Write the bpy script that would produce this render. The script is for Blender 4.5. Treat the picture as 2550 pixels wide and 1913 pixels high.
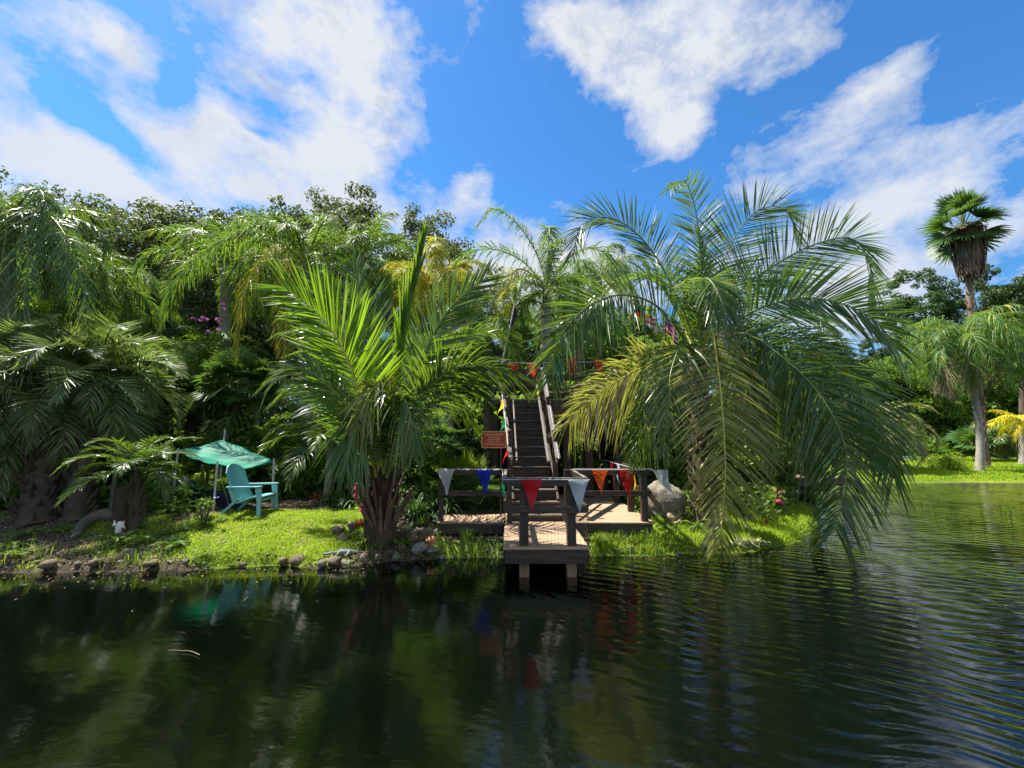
import bpy, math, random
import numpy as np
from mathutils import Vector, noise as mnoise

for o in list(bpy.data.objects): bpy.data.objects.remove(o)
scene = bpy.context.scene
COL = scene.collection
rad = math.radians
RS = np.random.RandomState(11)
random.seed(5)

# ------------------------------------------------------------------ camera
CAM_H = 2.0
F = 1000.0; W, Hh = 2550.0, 1913.0
TILT = math.atan(0.1285)
cam = bpy.data.cameras.new('camera'); camo = bpy.data.objects.new('camera', cam); COL.objects.link(camo)
cam.sensor_fit = 'HORIZONTAL'; cam.sensor_width = 36.0; cam.lens = 36.0*F/W
cam.clip_start = 0.05; cam.clip_end = 3000
camo.location = (0, 0, CAM_H); camo.rotation_euler = (math.pi/2+TILT, 0, 0)
scene.camera = camo
FW = np.array([0, math.cos(TILT), math.sin(TILT)]); UP = np.array([0, -math.sin(TILT), math.cos(TILT)])

def ray(px, py):
    return np.array([(px-W/2)/F, 0, 0]) + UP*(-(py-Hh/2)/F) + FW
def at(px, py, Y):
    """world point seen at photo pixel (px,py) at world depth Y"""
    d = ray(px, py); t = Y/d[1]
    return np.array([0, 0, CAM_H]) + d*t
def gat(px, py, z=0.0):
    d = ray(px, py); t = (z-CAM_H)/d[2]
    return np.array([0, 0, CAM_H]) + d*t

# ------------------------------------------------------------------ light
SUN_AZ = np.array([-0.90, 0.44]); SUN_EL = 61.0
sv = Vector((SUN_AZ[0]*math.cos(rad(SUN_EL)), SUN_AZ[1]*math.cos(rad(SUN_EL)), math.sin(rad(SUN_EL)))).normalized()
sl = bpy.data.lights.new('sun', 'SUN'); sl.energy = 5.0; sl.angle = rad(0.53); sl.color = (1.0, 0.95, 0.86)
slo = bpy.data.objects.new('sun', sl); COL.objects.link(slo); slo.rotation_euler = sv.to_track_quat('Z', 'Y').to_euler()
slo.location = (0, 0, 60)
scene.view_settings.view_transform = 'Standard'; scene.view_settings.look = 'None'
scene.view_settings.exposure = 1.42; scene.view_settings.gamma = 1.0
scene.render.engine = 'CYCLES'
scene.cycles.max_bounces = 8; scene.cycles.transparent_max_bounces = 8
scene.cycles.caustics_reflective = False; scene.cycles.caustics_refractive = False

# ------------------------------------------------------------------ node helpers
class NT:
    def __init__(s, nt): s.nt = nt; s.n = nt.nodes; s.l = nt.links
    def new(s, t, **kw):
        n = s.n.new(t)
        for k, v in kw.items(): setattr(n, k, v)
        return n
    def link(s, a, b): s.l.new(a, b)
    def setin(s, n, i, v):
        if isinstance(v, bpy.types.NodeSocket): s.l.new(v, n.inputs[i])
        else: n.inputs[i].default_value = v
    def math(s, op, a, b=None, c=None, clamp=False):
        n = s.new('ShaderNodeMath', operation=op, use_clamp=clamp); s.setin(n, 0, a)
        if b is not None: s.setin(n, 1, b)
        if c is not None: s.setin(n, 2, c)
        return n.outputs[0]
    def vmath(s, op, a, b=None):
        n = s.new('ShaderNodeVectorMath', operation=op); s.setin(n, 0, a)
        if b is not None: s.setin(n, 1, b)
        return n.outputs['Value'] if op in ('DOT_PRODUCT', 'LENGTH', 'DISTANCE') else n.outputs[0]
    def scale(s, a, k):
        n = s.new('ShaderNodeVectorMath', operation='SCALE'); s.setin(n, 0, a); s.setin(n, 3, k); return n.outputs[0]
    def noise(s, vec, sc, det=4, rough=0.55, dist=0.0, col=False):
        n = s.new('ShaderNodeTexNoise'); n.inputs['Scale'].default_value = sc; n.inputs['Detail'].default_value = det
        n.inputs['Roughness'].default_value = rough; n.inputs['Distortion'].default_value = dist
        if vec is not None: s.link(vec, n.inputs['Vector'])
        return n.outputs['Color'] if col else n.outputs['Fac']
    def mix(s, f, a, b, blend='MIX'):
        n = s.new('ShaderNodeMix', data_type='RGBA', blend_type=blend); s.setin(n, 0, f); s.setin(n, 6, a); s.setin(n, 7, b); return n.outputs[2]
    def mr(s, v, a, b, c=0.0, d=1.0, smooth=False):
        n = s.new('ShaderNodeMapRange'); n.interpolation_type = 'SMOOTHSTEP' if smooth else 'LINEAR'
        s.setin(n, 0, v); s.setin(n, 1, a); s.setin(n, 2, b); s.setin(n, 3, c); s.setin(n, 4, d); return n.outputs[0]
    def mapping(s, vec, loc=(0,0,0), rot=(0,0,0), sc=(1,1,1)):
        n = s.new('ShaderNodeMapping'); s.link(vec, n.inputs[0]); n.inputs[1].default_value = loc; n.inputs[2].default_value = rot; n.inputs[3].default_value = sc
        return n.outputs[0]

def c4(c): return (c[0], c[1], c[2], 1.0)

# ------------------------------------------------------------------ world: Nishita sky + clouds in direction space
world = bpy.data.worlds.new('World'); scene.world = world; world.use_nodes = True
t = NT(world.node_tree); t.n.clear()
sky = t.new('ShaderNodeTexSky', sky_type='NISHITA'); sky.sun_disc = False
sky.sun_elevation = rad(SUN_EL); sky.sun_rotation = math.atan2(sv.x, sv.y)
sky.air_density = 1.0; sky.dust_density = 0.25; sky.ozone_density = 3.0
hs = t.new('ShaderNodeHueSaturation'); hs.inputs['Saturation'].default_value = 1.20; hs.inputs['Value'].default_value = 1.0
t.link(sky.outputs[0], hs.inputs['Color'])
skyc = t.mix(1.0, hs.outputs[0], (0.86, 1.30, 1.50, 1), 'MULTIPLY')
tc = t.new('ShaderNodeTexCoord'); D = t.vmath('NORMALIZE', tc.outputs['Generated'])
wob = t.noise(D, 2.6, 5, 0.6, col=True)
Dd = t.vmath('ADD', D, t.scale(t.vmath('SUBTRACT', wob, (0.5, 0.5, 0.5)), 0.16))
# (px, py, half-width px, half-height px, angle deg, weight) seen from the garden's near shore
BL = [(120,100,210,95,32,.62),(300,150,190,50,35,.75),(60,220,150,80,25,.5),(200,400,360,100,20,.85),(40,420,200,110,10,.9),(330,480,180,60,30,.6),
      (600,420,330,120,-3,1.2),(720,470,300,80,5,1.1),(520,300,160,90,10,.8),(760,270,330,90,8,.85),(900,130,230,170,40,.95),(650,60,250,80,8,.7),(1020,310,150,60,25,.5),(1120,150,50,45,0,.6),(860,400,160,70,0,.9),
      (1200,490,110,60,-20,.75),(1240,420,60,25,0,.4),(1700,140,340,140,8,1.15),(1560,40,300,90,0,.8),(1450,90,190,110,25,.8),(1550,210,190,70,35,.75),(1690,300,110,85,-20,.9),(1960,80,90,70,30,.6),(1640,345,70,45,0,.6),
      (2180,200,220,70,-28,.8),(1930,340,200,45,-12,.55),(2350,330,420,70,-16,.50),(2280,450,480,70,-14,.66),(2450,570,420,90,-10,.72),(2100,540,320,80,-12,.62),(1500,680,260,110,0,.95),
      (1900,430,220,40,-14,.55),(2050,700,400,140,0,.7),(1250,700,300,160,0,.8),(2150,780,400,120,0,.95),
      (800,640,900,90,0,.7),
      (230,320,190,75,12,-1.5),(440,260,100,90,20,-1.2),(330,420,110,60,0,-.6),(820,150,70,30,0,-.25),(640,335,60,14,0,-.5),(1150,300,110,160,0,-.9),(1330,440,130,130,0,-.8),(1800,250,60,90,0,-.4),(1250,120,50,140,0,-.6),(2230,60,330,60,0,-.7),(1730,420,90,50,-20,-.4),(2000,200,120,35,-30,-.5),(2330,270,150,30,-20,-.3),(2450,130,120,110,0,-.7)]
acc = None
def s2w(v): return tuple(float(x) for x in v)
for (px, py, rx, ry, an, wt) in BL:
    c = ray(px, py); c /= np.linalg.norm(c)
    ca, sa = math.cos(rad(an)), math.sin(rad(an))
    p1 = ray(px+rx*ca, py+rx*sa); p1 /= np.linalg.norm(p1); p2 = ray(px-ry*sa, py+ry*ca); p2 /= np.linalg.norm(p2)
    a = p1-c; b = p2-c; a = a/np.dot(a, a); b = b/np.dot(b, b)
    dv = t.vmath('SUBTRACT', Dd, s2w(c))
    u = t.vmath('DOT_PRODUCT', dv, s2w(a)); v = t.vmath('DOT_PRODUCT', dv, s2w(b))
    q = t.math('ADD', t.math('MULTIPLY', u, u), t.math('MULTIPLY', v, v))
    g = t.math('MULTIPLY', t.math('POWER', 2.718, t.math('MULTIPLY', q, -1.7)), wt)
    acc = g if acc is None else t.math('ADD', acc, g)
# clouds overhead and behind as noise cover, thickened behind the camera for front fill
behind = t.mr(t.vmath('DOT_PRODUCT', D, (0, 1, 0)), 0.25, -0.15, 0.0, 1.2)
cover = t.math('ADD', t.math('MINIMUM', acc, 1.25), t.math('MULTIPLY', behind, t.mr(t.noise(D, 1.5, 3), .42, .6)))
# flattened high cloud streaks: stretch noise along a slanted axis
Ds = t.mapping(D, rot=(0, rad(24), 0), sc=(1.7, 1.6, 4.0))
n1 = t.noise(Ds, 2.2, 10, 0.62, 0.4); n2 = t.noise(D, 7.5, 10, 0.68, 0.2)
n3 = t.noise(Ds, 9.0, 6, 0.65, 0.2)
det = t.math('ADD', t.math('ADD', t.math('MULTIPLY', t.math('SUBTRACT', n1, .5), 1.6), t.math('MULTIPLY', t.math('SUBTRACT', n2, .5), 2.4)), t.math('MULTIPLY', t.math('SUBTRACT', n3, .5), 1.0))
dens = t.mr(t.math('ADD', cover, det), 0.20, 1.12, 0.0, 1.0)
alpha = t.math('MULTIPLY', t.math('POWER', dens, 0.75), 0.97)
shade = t.mr(t.math('ADD', t.noise(Dd, 7.0, 10, .7), t.math('MULTIPLY', dens, .1)), .44, .62, 0.0, 1.0)
zdir = t.new('ShaderNodeSeparateXYZ'); t.link(D, zdir.inputs[0])
low = t.mr(zdir.outputs[2], 0.15, 0.65, 1.0, 0.0)
ccol = t.mix(shade, (3.6, 4.1, 5.1, 1), (5.6, 5.8, 6.1, 1))
ccol = t.mix(low, ccol, t.mix(shade, (6.9, 7.0, 7.1, 1), (4.9, 5.3, 6.2, 1)))
ccol = t.scale(ccol, t.mr(t.vmath('DOT_PRODUCT', D, (0, -1, 0)), 0.0, .5, 1.0, 1.7)); skyc = t.scale(skyc, t.mr(zdir.outputs[2], 0.0, .42, .50, 1.0)); skm = t.mix(alpha, skyc, ccol)  # unseen clouds behind the camera brightened as added front fill
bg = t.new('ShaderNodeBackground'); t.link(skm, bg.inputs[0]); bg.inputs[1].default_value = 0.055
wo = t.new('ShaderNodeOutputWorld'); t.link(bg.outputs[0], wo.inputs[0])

# ------------------------------------------------------------------ materials
MATS = {}
def newmat(name):
    m = bpy.data.materials.new(name); m.use_nodes = True; t = NT(m.node_tree); t.n.clear()
    out = t.new('ShaderNodeOutputMaterial'); MATS[name] = m; return m, t, out
def pbsdf(t, col, rough=.6, spec=.5, bump=None, metal=0.0):
    p = t.new('ShaderNodeBsdfPrincipled'); t.setin(p, 'Base Color', col); t.setin(p, 'Roughness', rough)
    p.inputs['Specular IOR Level'].default_value = spec; p.inputs['Metallic'].default_value = metal
    if bump is not None:
        b = t.new('ShaderNodeBump'); b.inputs['Strength'].default_value = bump[1]; b.inputs['Distance'].default_value = bump[2]
        t.link(bump[0], b.inputs['Height']); t.link(b.outputs[0], p.inputs['Normal'])
    return p
def leafmat(name, a, b, tr=(.30, .42, .03), tf=.35, rough=.42, spec=.5, dry=None, dryf=.93):
    m, t, out = newmat(name)
    at_ = t.new('ShaderNodeAttribute', attribute_name='var')
    col = t.mix(at_.outputs['Fac'], c4(a), c4(b))
    oi = t.new('ShaderNodeObjectInfo')
    hsv = t.new('ShaderNodeHueSaturation'); t.link(col, hsv.inputs['Color'])
    t.setin(hsv, 'Value', t.mr(oi.outputs['Random'], 0, 1, .8, 1.2)); t.setin(hsv, 'Hue', t.mr(oi.outputs['Random'], 0, 1, .49, .515))
    col = hsv.outputs[0]
    if dry is not None:
        col = t.mix(t.mr(at_.outputs['Fac'], dryf, dryf+.02), col, c4(dry))
    p = pbsdf(t, col, min(rough+.10,.7), spec*.62)
    tl = t.new('ShaderNodeBsdfTranslucent'); t.setin(tl, 0, t.mix(.65, col, c4(tr)))
    mx = t.new('ShaderNodeMixShader'); mx.inputs[0].default_value = tf
    t.link(p.outputs[0], mx.inputs[1]); t.link(tl.outputs[0], mx.inputs[2]); t.link(mx.outputs[0], out.inputs[0])
    return m
DRY = (.42, .33, .19)
leafmat('leaf_bright', (.08, .17, .015), (.15, .27, .02), (.38, .62, .02), .46, .36, .5, DRY, .965)
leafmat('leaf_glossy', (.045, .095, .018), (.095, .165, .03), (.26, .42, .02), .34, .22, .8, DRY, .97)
leafmat('leaf_old', (.11, .15, .03), (.22, .24, .06), (.36, .42, .04), .38, .40, .5, DRY, .80)
leafmat('leaf_olive', (.20, .22, .045), (.33, .34, .09), (.46, .48, .05), .36, .36, .5, DRY, .88)
leafmat('leaf_grey', (.085, .13, .035), (.16, .21, .075), (.26, .38, .04), .36, .30, .55, DRY, .93)
leafmat('leaf_queen', (.05, .12, .02), (.10, .20, .03), (.26, .42, .03), .38, .40, .5, (.45, .42, .05), .90)
leafmat('leaf_yellow', (.20, .25, .02), (.36, .36, .03), (.60, .58, .03), .40, .42, .5, (.55, .40, .04), .85)
leafmat('leaf_gold', (.42, .40, .02), (.60, .50, .02), (.80, .70, .03), .42, .45, .4)
leafmat('leaf_dead', (.20, .15, .09), (.38, .30, .19), (.35, .27, .14), .2, .7, .2)
leafmat('leaf_oak', (.05, .075, .022), (.12, .145, .05), (.18, .24, .03), .28, .5, .4, (.16, .14, .05), .95)
leafmat('leaf_shrub', (.06, .12, .015), (.13, .22, .025), (.26, .42, .02), .42, .42, .5, (.20, .18, .04), .95)
leafmat('leaf_lime', (.12, .22, .015), (.24, .36, .03), (.50, .66, .03), .42, .42, .5)
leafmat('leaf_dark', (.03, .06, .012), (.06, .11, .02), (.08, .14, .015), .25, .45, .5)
leafmat('leaf_strap', (.035, .09, .02), (.09, .17, .04), (.18, .32, .03), .3, .38, .5)
leafmat('leaf_thatch', (.10, .065, .042), (.24, .165, .11), (.16, .12, .07), .15, .7, .2)
leafmat('leaf_pine', (.035, .07, .02), (.07, .115, .03), (.10, .16, .02), .2, .5, .4)
leafmat('grass_blade', (.14, .24, .012), (.32, .40, .04), (.65, .85, .03), .48, .5, .3, (.42, .38, .12), .93)
leafmat('flower_pink', (.6, .08, .12), (.75, .25, .25), (.8, .2, .2), .4, .5, .3)
leafmat('flower_purple', (.45, .10, .40), (.60, .2, .55), (.6, .2, .6), .4, .5, .3)
leafmat('flower_lilac', (.35, .33, .85), (.5, .5, .95), (.5, .5, .9), .4, .5, .3)
leafmat('leaf_red', (.22, .03, .03), (.35, .10, .04), (.5, .12, .04), .4, .4, .5)
leafmat('leaf_orange', (.5, .2, .03), (.6, .32, .05), (.7, .35, .04), .4, .4, .5)

def stalkmat(name, a, b):
    m, t, out = newmat(name); tc = t.new('ShaderNodeTexCoord')
    n = t.noise(tc.outputs['Object'], 14, 4); p = pbsdf(t, t.mix(n, c4(a), c4(b)), .45, .4); t.link(p.outputs[0], out.inputs[0])
stalkmat('stalk', (.10, .15, .03), (.20, .24, .06)); stalkmat('stalk_yellow', (.35, .33, .05), (.5, .42, .08)); stalkmat('stalk_dark', (.02, .025, .012), (.06, .06, .03))

def barkmat(name, a, b, sc=(3, 3, 22), strength=.8, rings=True, dist=.03):
    m, t, out = newmat(name); tc = t.new('ShaderNodeTexCoord')
    mp = t.mapping(tc.outputs['Object'], sc=sc)
    n = t.noise(mp, 1.0, 6, .65, .4); n2 = t.noise(tc.outputs['Object'], 2.0, 4)
    f = t.math('ADD', t.math('MULTIPLY', n, .7), t.math('MULTIPLY', n2, .4))
    col = t.mix(t.mr(f, .3, .8), c4(a), c4(b))
    p = pbsdf(t, col, .85, .2, (n, strength, dist)); t.link(p.outputs[0], out.inputs[0])
barkmat('bark_ring', (.12, .105, .085), (.42, .38, .31)); barkmat('bark_rough', (.02, .015, .010), (.085, .062, .04), (8, 8, 5), 1.0)
barkmat('bark_fibre', (.035, .024, .016), (.17, .12, .075), (16, 16, 2.2), 1.0); barkmat('bark_oak', (.05, .042, .034), (.16, .14, .115), (7, 7, 2), 1.0)
barkmat('bark_white', (.4, .38, .34), (.7, .68, .62), (4, 4, 8), .4); barkmat('bark_thatch', (.10, .065, .04), (.30, .21, .14), (14, 14, 1.2), 1.0)
barkmat('wood_stub', (.06, .04, .025), (.22, .155, .10), (12, 12, 1.2), 1.0)

def woodmat(name, a, b, ax=0, rough=.65, sc=1.0, streak=(.5, .42, .3), sf=0.0):
    m, t, out = newmat(name); tc = t.new('ShaderNodeTexCoord')
    s = [14*sc]*3; s[ax] = 1.1*sc
    n = t.noise(t.mapping(tc.outputs['Object'], sc=tuple(s)), 1.6, 7, .65, .6)
    n2 = t.noise(tc.outputs['Object'], 1.3, 4)
    n3 = t.noise(tc.outputs['Object'], 40, 3)
    col = t.mix(t.mr(t.math('ADD', t.math('MULTIPLY', n, .65), t.math('MULTIPLY', n2, .45)), .35, .8), c4(a), c4(b))
    if sf: col = t.mix(t.math('MULTIPLY', t.mr(t.math('ADD', t.math('MULTIPLY', n, .6), t.math('MULTIPLY', n3, .4)), .52, .66), sf), col, c4(streak))
    p = pbsdf(t, col, rough, .35, (n, .35, .006)); t.link(p.outputs[0], out.inputs[0])
woodmat('wood_dark', (.022, .013, .008), (.055, .036, .023), 0, .5, 1, (.16, .13, .10), .5)
woodmat('wood_dark_v', (.022, .013, .008), (.055, .036, .023), 2, .5, 1, (.16, .13, .10), .5)
woodmat('wood_dark_y', (.024, .015, .009), (.06, .04, .026), 1, .5, 1, (.2, .16, .12), .5)
woodmat('wood_deck', (.24, .155, .09), (.43, .30, .185), 0, .75, 1, (.52, .42, .32), .4)
woodmat('wood_deck_y', (.24, .155, .09), (.43, .30, .185), 1, .75, 1, (.52, .42, .32), .4)
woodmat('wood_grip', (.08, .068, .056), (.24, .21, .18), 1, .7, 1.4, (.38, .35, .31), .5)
woodmat('wood_tan', (.11, .07, .035), (.30, .21, .11), 2, .7)
woodmat('wood_brown', (.06, .04, .025), (.16, .11, .07), 0, .7)

def plain(name, a, b=None, rough=.5, spec=.4, sc=6.0, trans=0.0, tcol=None, bump=0.0, bs=30, metal=0.0):
    m, t, out = newmat(name); tc = t.new('ShaderNodeTexCoord')
    b = b or tuple(x*.8 for x in a)
    n = t.noise(tc.outputs['Object'], sc, 5, .6)
    nb = t.noise(tc.outputs['Object'], bs, 5, .65)
    p = pbsdf(t, t.mix(t.mr(n, .3, .7), c4(a), c4(b)), rough, spec, (nb, bump, .02) if bump else None, metal)
    if trans:
        tl = t.new('ShaderNodeBsdfTranslucent'); t.setin(tl, 0, c4(tcol or a)); mx = t.new('ShaderNodeMixShader'); mx.inputs[0].default_value = trans
        t.link(p.outputs[0], mx.inputs[1]); t.link(tl.outputs[0], mx.inputs[2]); t.link(mx.outputs[0], out.inputs[0])
    else: t.link(p.outputs[0], out.inputs[0])
    return m
for nm, c in dict(red=(.55, .01, .012), white=(.52, .58, .58), blue=(.008, .03, .42), orange=(.75, .10, .008), green=(.0, .22, .07), yellow=(.75, .58, .0), black=(.01, .01, .012), navy=(.02, .03, .2)).items():
    plain('cloth_'+nm, c, None, .5, .3, 8, .35, c)
plain('tarp', (.0, .36, .24), (.0, .30, .20), .6, .5, 7, .55, (.0, .62, .42), .05, 9)
plain('tarp_dark', (.008, .009, .016), (.016, .017, .026), .6, .3, 9, bump=.4, bs=14)
plain('chair_plastic', (.19, .43, .42), (.15, .36, .36), .42, .5, 5)
plain('string_white', (.6, .6, .58)); plain('wire', (.03, .03, .03), None, .4, .5, 5, metal=.3)
plain('pole_white', (.5, .5, .47), (.34, .33, .3), .5)
plain('bamboo_yellow', (.50, .42, .02), (.32, .30, .02), .4)
plain('sign_red', (.42, .035, .010), (.34, .025, .008), .4); plain('sign_gold', (.72, .42, .14), None, .4)
plain('sign_orange', (.55, .16, .015), (.40, .11, .01), .5); plain('sign_yellow', (.85, .45, .03), None, .5)
plain('blue_plastic', (.02, .10, .5), None, .4); plain('stone_white', (.72, .70, .64), (.5, .48, .42), .7, .3, 9, bump=.5)
plain('flamingo_pink', (.42, .05, .10), (.30, .035, .06), .5, .4, 12); plain('bird_white', (.65, .66, .64), (.45, .46, .44), .5); plain('bird_black', (.012, .012, .012), None, .5)
plain('bird_green', (.3, .5, .1), (.6, .55, .1), .5)
plain('stone_dark', (.04, .037, .032), (.09, .085, .07), .8, .3, 6, bump=.6); plain('terracotta', (.12, .05, .03), (.2, .09, .05), .8)

def stonemat(name, a, b, moss=None, mf=.5, sc=5):
    m, t, out = newmat(name); tc = t.new('ShaderNodeTexCoord'); V = tc.outputs['Object']
    n = t.noise(V, sc, 8, .7, .4); n2 = t.noise(V, sc*5, 6, .7)
    f = t.math('ADD', t.math('MULTIPLY', n, .6), t.math('MULTIPLY', n2, .4))
    col = t.mix(t.mr(f, .35, .68), c4(a), c4(b))
    if moss:
        n3 = t.noise(V, sc*1.6, 5, .6)
        col = t.mix(t.mr(n3, mf, mf+.12), col, c4(moss))
    p = pbsdf(t, col, .85, .25, (f, .9, .03)); t.link(p.outputs[0], out.inputs[0])
stonemat('rock_brown', (.06, .045, .03), (.24, .18, .12), (.08, .10, .03), .55); stonemat('rock_grey', (.09, .082, .065), (.29, .27, .22), (.09, .11, .03), .50)
stonemat('rock_boulder', (.07, .065, .055), (.34, .31, .24), (.13, .14, .05), .58, 4); stonemat('rock_rust', (.25, .09, .04), (.42, .22, .12))
stonemat('statue_grey', (.12, .125, .12), (.30, .31, .29)); stonemat('statue_moss', (.05, .05, .04), (.16, .15, .10), (.32, .36, .09), .44, 10)
stonemat('statue_tan', (.16, .12, .06), (.38, .31, .18)); stonemat('paving_grey', (.22, .20, .22), (.38, .35, .36))

# ground
m, t, out = newmat('ground'); tc = t.new('ShaderNodeTexCoord'); V = tc.outputs['Object']
ga = t.new('ShaderNodeAttribute', attribute_name='grass')
n = t.noise(V, 2.2, 8, .65); n2 = t.noise(V, 16, 8, .7); n3 = t.noise(V, 60, 4, .7); n4 = t.noise(V, .35, 5, .6)
dirt = t.mix(t.mr(n2, .35, .65), (.026, .020, .012, 1), (.10, .078, .048, 1)); dirt = t.mix(t.mr(n3, .6, .72), dirt, (.22, .18, .12, 1))
gr = t.mix(t.mr(n2, .3, .7), (.035, .075, .008, 1), (.10, .18, .015, 1)); gr = t.mix(t.mr(n4, .4, .65), gr, (.20, .24, .02, 1)); gr = t.mix(t.mr(n3, .62, .75), gr, (.22, .19, .08, 1))
f = t.mr(t.math('ADD', ga.outputs['Fac'], t.math('MULTIPLY', t.math('SUBTRACT', n, .5), 1.1)), .4, .6)
hb = t.math('ADD', t.math('MULTIPLY', n2, .6), t.math('MULTIPLY', n3, .4))
p = pbsdf(t, t.mix(f, dirt, gr), .92, .15, (hb, .9, .06)); t.link(p.outputs[0], out.inputs[0])

# water: dark pond, ripples gathering to the right
m, t, out = newmat('water'); tc = t.new('ShaderNodeTexCoord'); V = tc.outputs['Object']
sx = t.new('ShaderNodeSeparateXYZ'); t.link(V, sx.inputs[0])
warp = t.scale(t.vmath('SUBTRACT', t.noise(V, .45, 3, .5, col=True), (.5, .5, .5)), .9)
Vw = t.vmath('ADD', V, warp)
def wave(vec, loc, sc, rot, dist=1.2, ds=1.0):
    w = t.new('ShaderNodeTexWave', wave_type='BANDS', bands_direction='Y', wave_profile='SIN')
    t.link(t.mapping(vec, loc, (0, 0, rot)), w.inputs[0]); w.inputs['Scale'].default_value = sc; w.inputs['Distortion'].default_value = dist
    w.inputs['Detail'].default_value = 3; w.inputs['Detail Scale'].default_value = ds; return w.outputs['Fac']
w1 = wave(Vw, (0, 0, 0), 1.55, rad(31), 2.4, .9); w2 = wave(Vw, (3, 1, 0), 2.9, rad(20), 2.5, 1.2)
right = t.mr(t.math('ADD', sx.outputs[0], t.math('MULTIPLY', sx.outputs[1], .35)), 1.2, 5.0, 0.0, 1.0, smooth=True)
nbig = t.noise(V, .9, 3, .5, .3); nmid = t.noise(t.mapping(V, sc=(.8, 1.6, 1)), 3.2, 4, .55, .5); nfine = t.noise(t.mapping(V, sc=(1, 1.7, 1)), 17, 4, .6)
patch = t.mr(t.noise(V, .8, 3, .5, .5), .3, .7, .25, 1.3); h = t.math('MULTIPLY', t.math('MULTIPLY', w1, patch), t.mr(right, 0, 1, .006, .17)); h = t.math('ADD', h, t.math('MULTIPLY', w2, t.mr(right, 0, 1, .003, .035)))
h = t.math('ADD', h, t.math('MULTIPLY', nbig, t.mr(right, 0, 1, .075, .06))); h = t.math('ADD', h, t.math('MULTIPLY', nmid, t.mr(right, 0, 1, .05, .06))); h = t.math('ADD', h, t.math('MULTIPLY', nfine, .014))
bp = t.new('ShaderNodeBump'); bp.inputs['Strength'].default_value = 1.0; bp.inputs['Distance'].default_value = .052; t.link(h, bp.inputs['Height'])
p = t.new('ShaderNodeBsdfPrincipled'); p.inputs['Base Color'].default_value = (.0010, .0018, .0010, 1); p.inputs['Roughness'].default_value = .02
p.inputs['IOR'].default_value = 1.80; p.inputs['Specular IOR Level'].default_value = .55; t.link(bp.outputs[0], p.inputs['Normal']); t.link(p.outputs[0], out.inputs[0])

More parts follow.
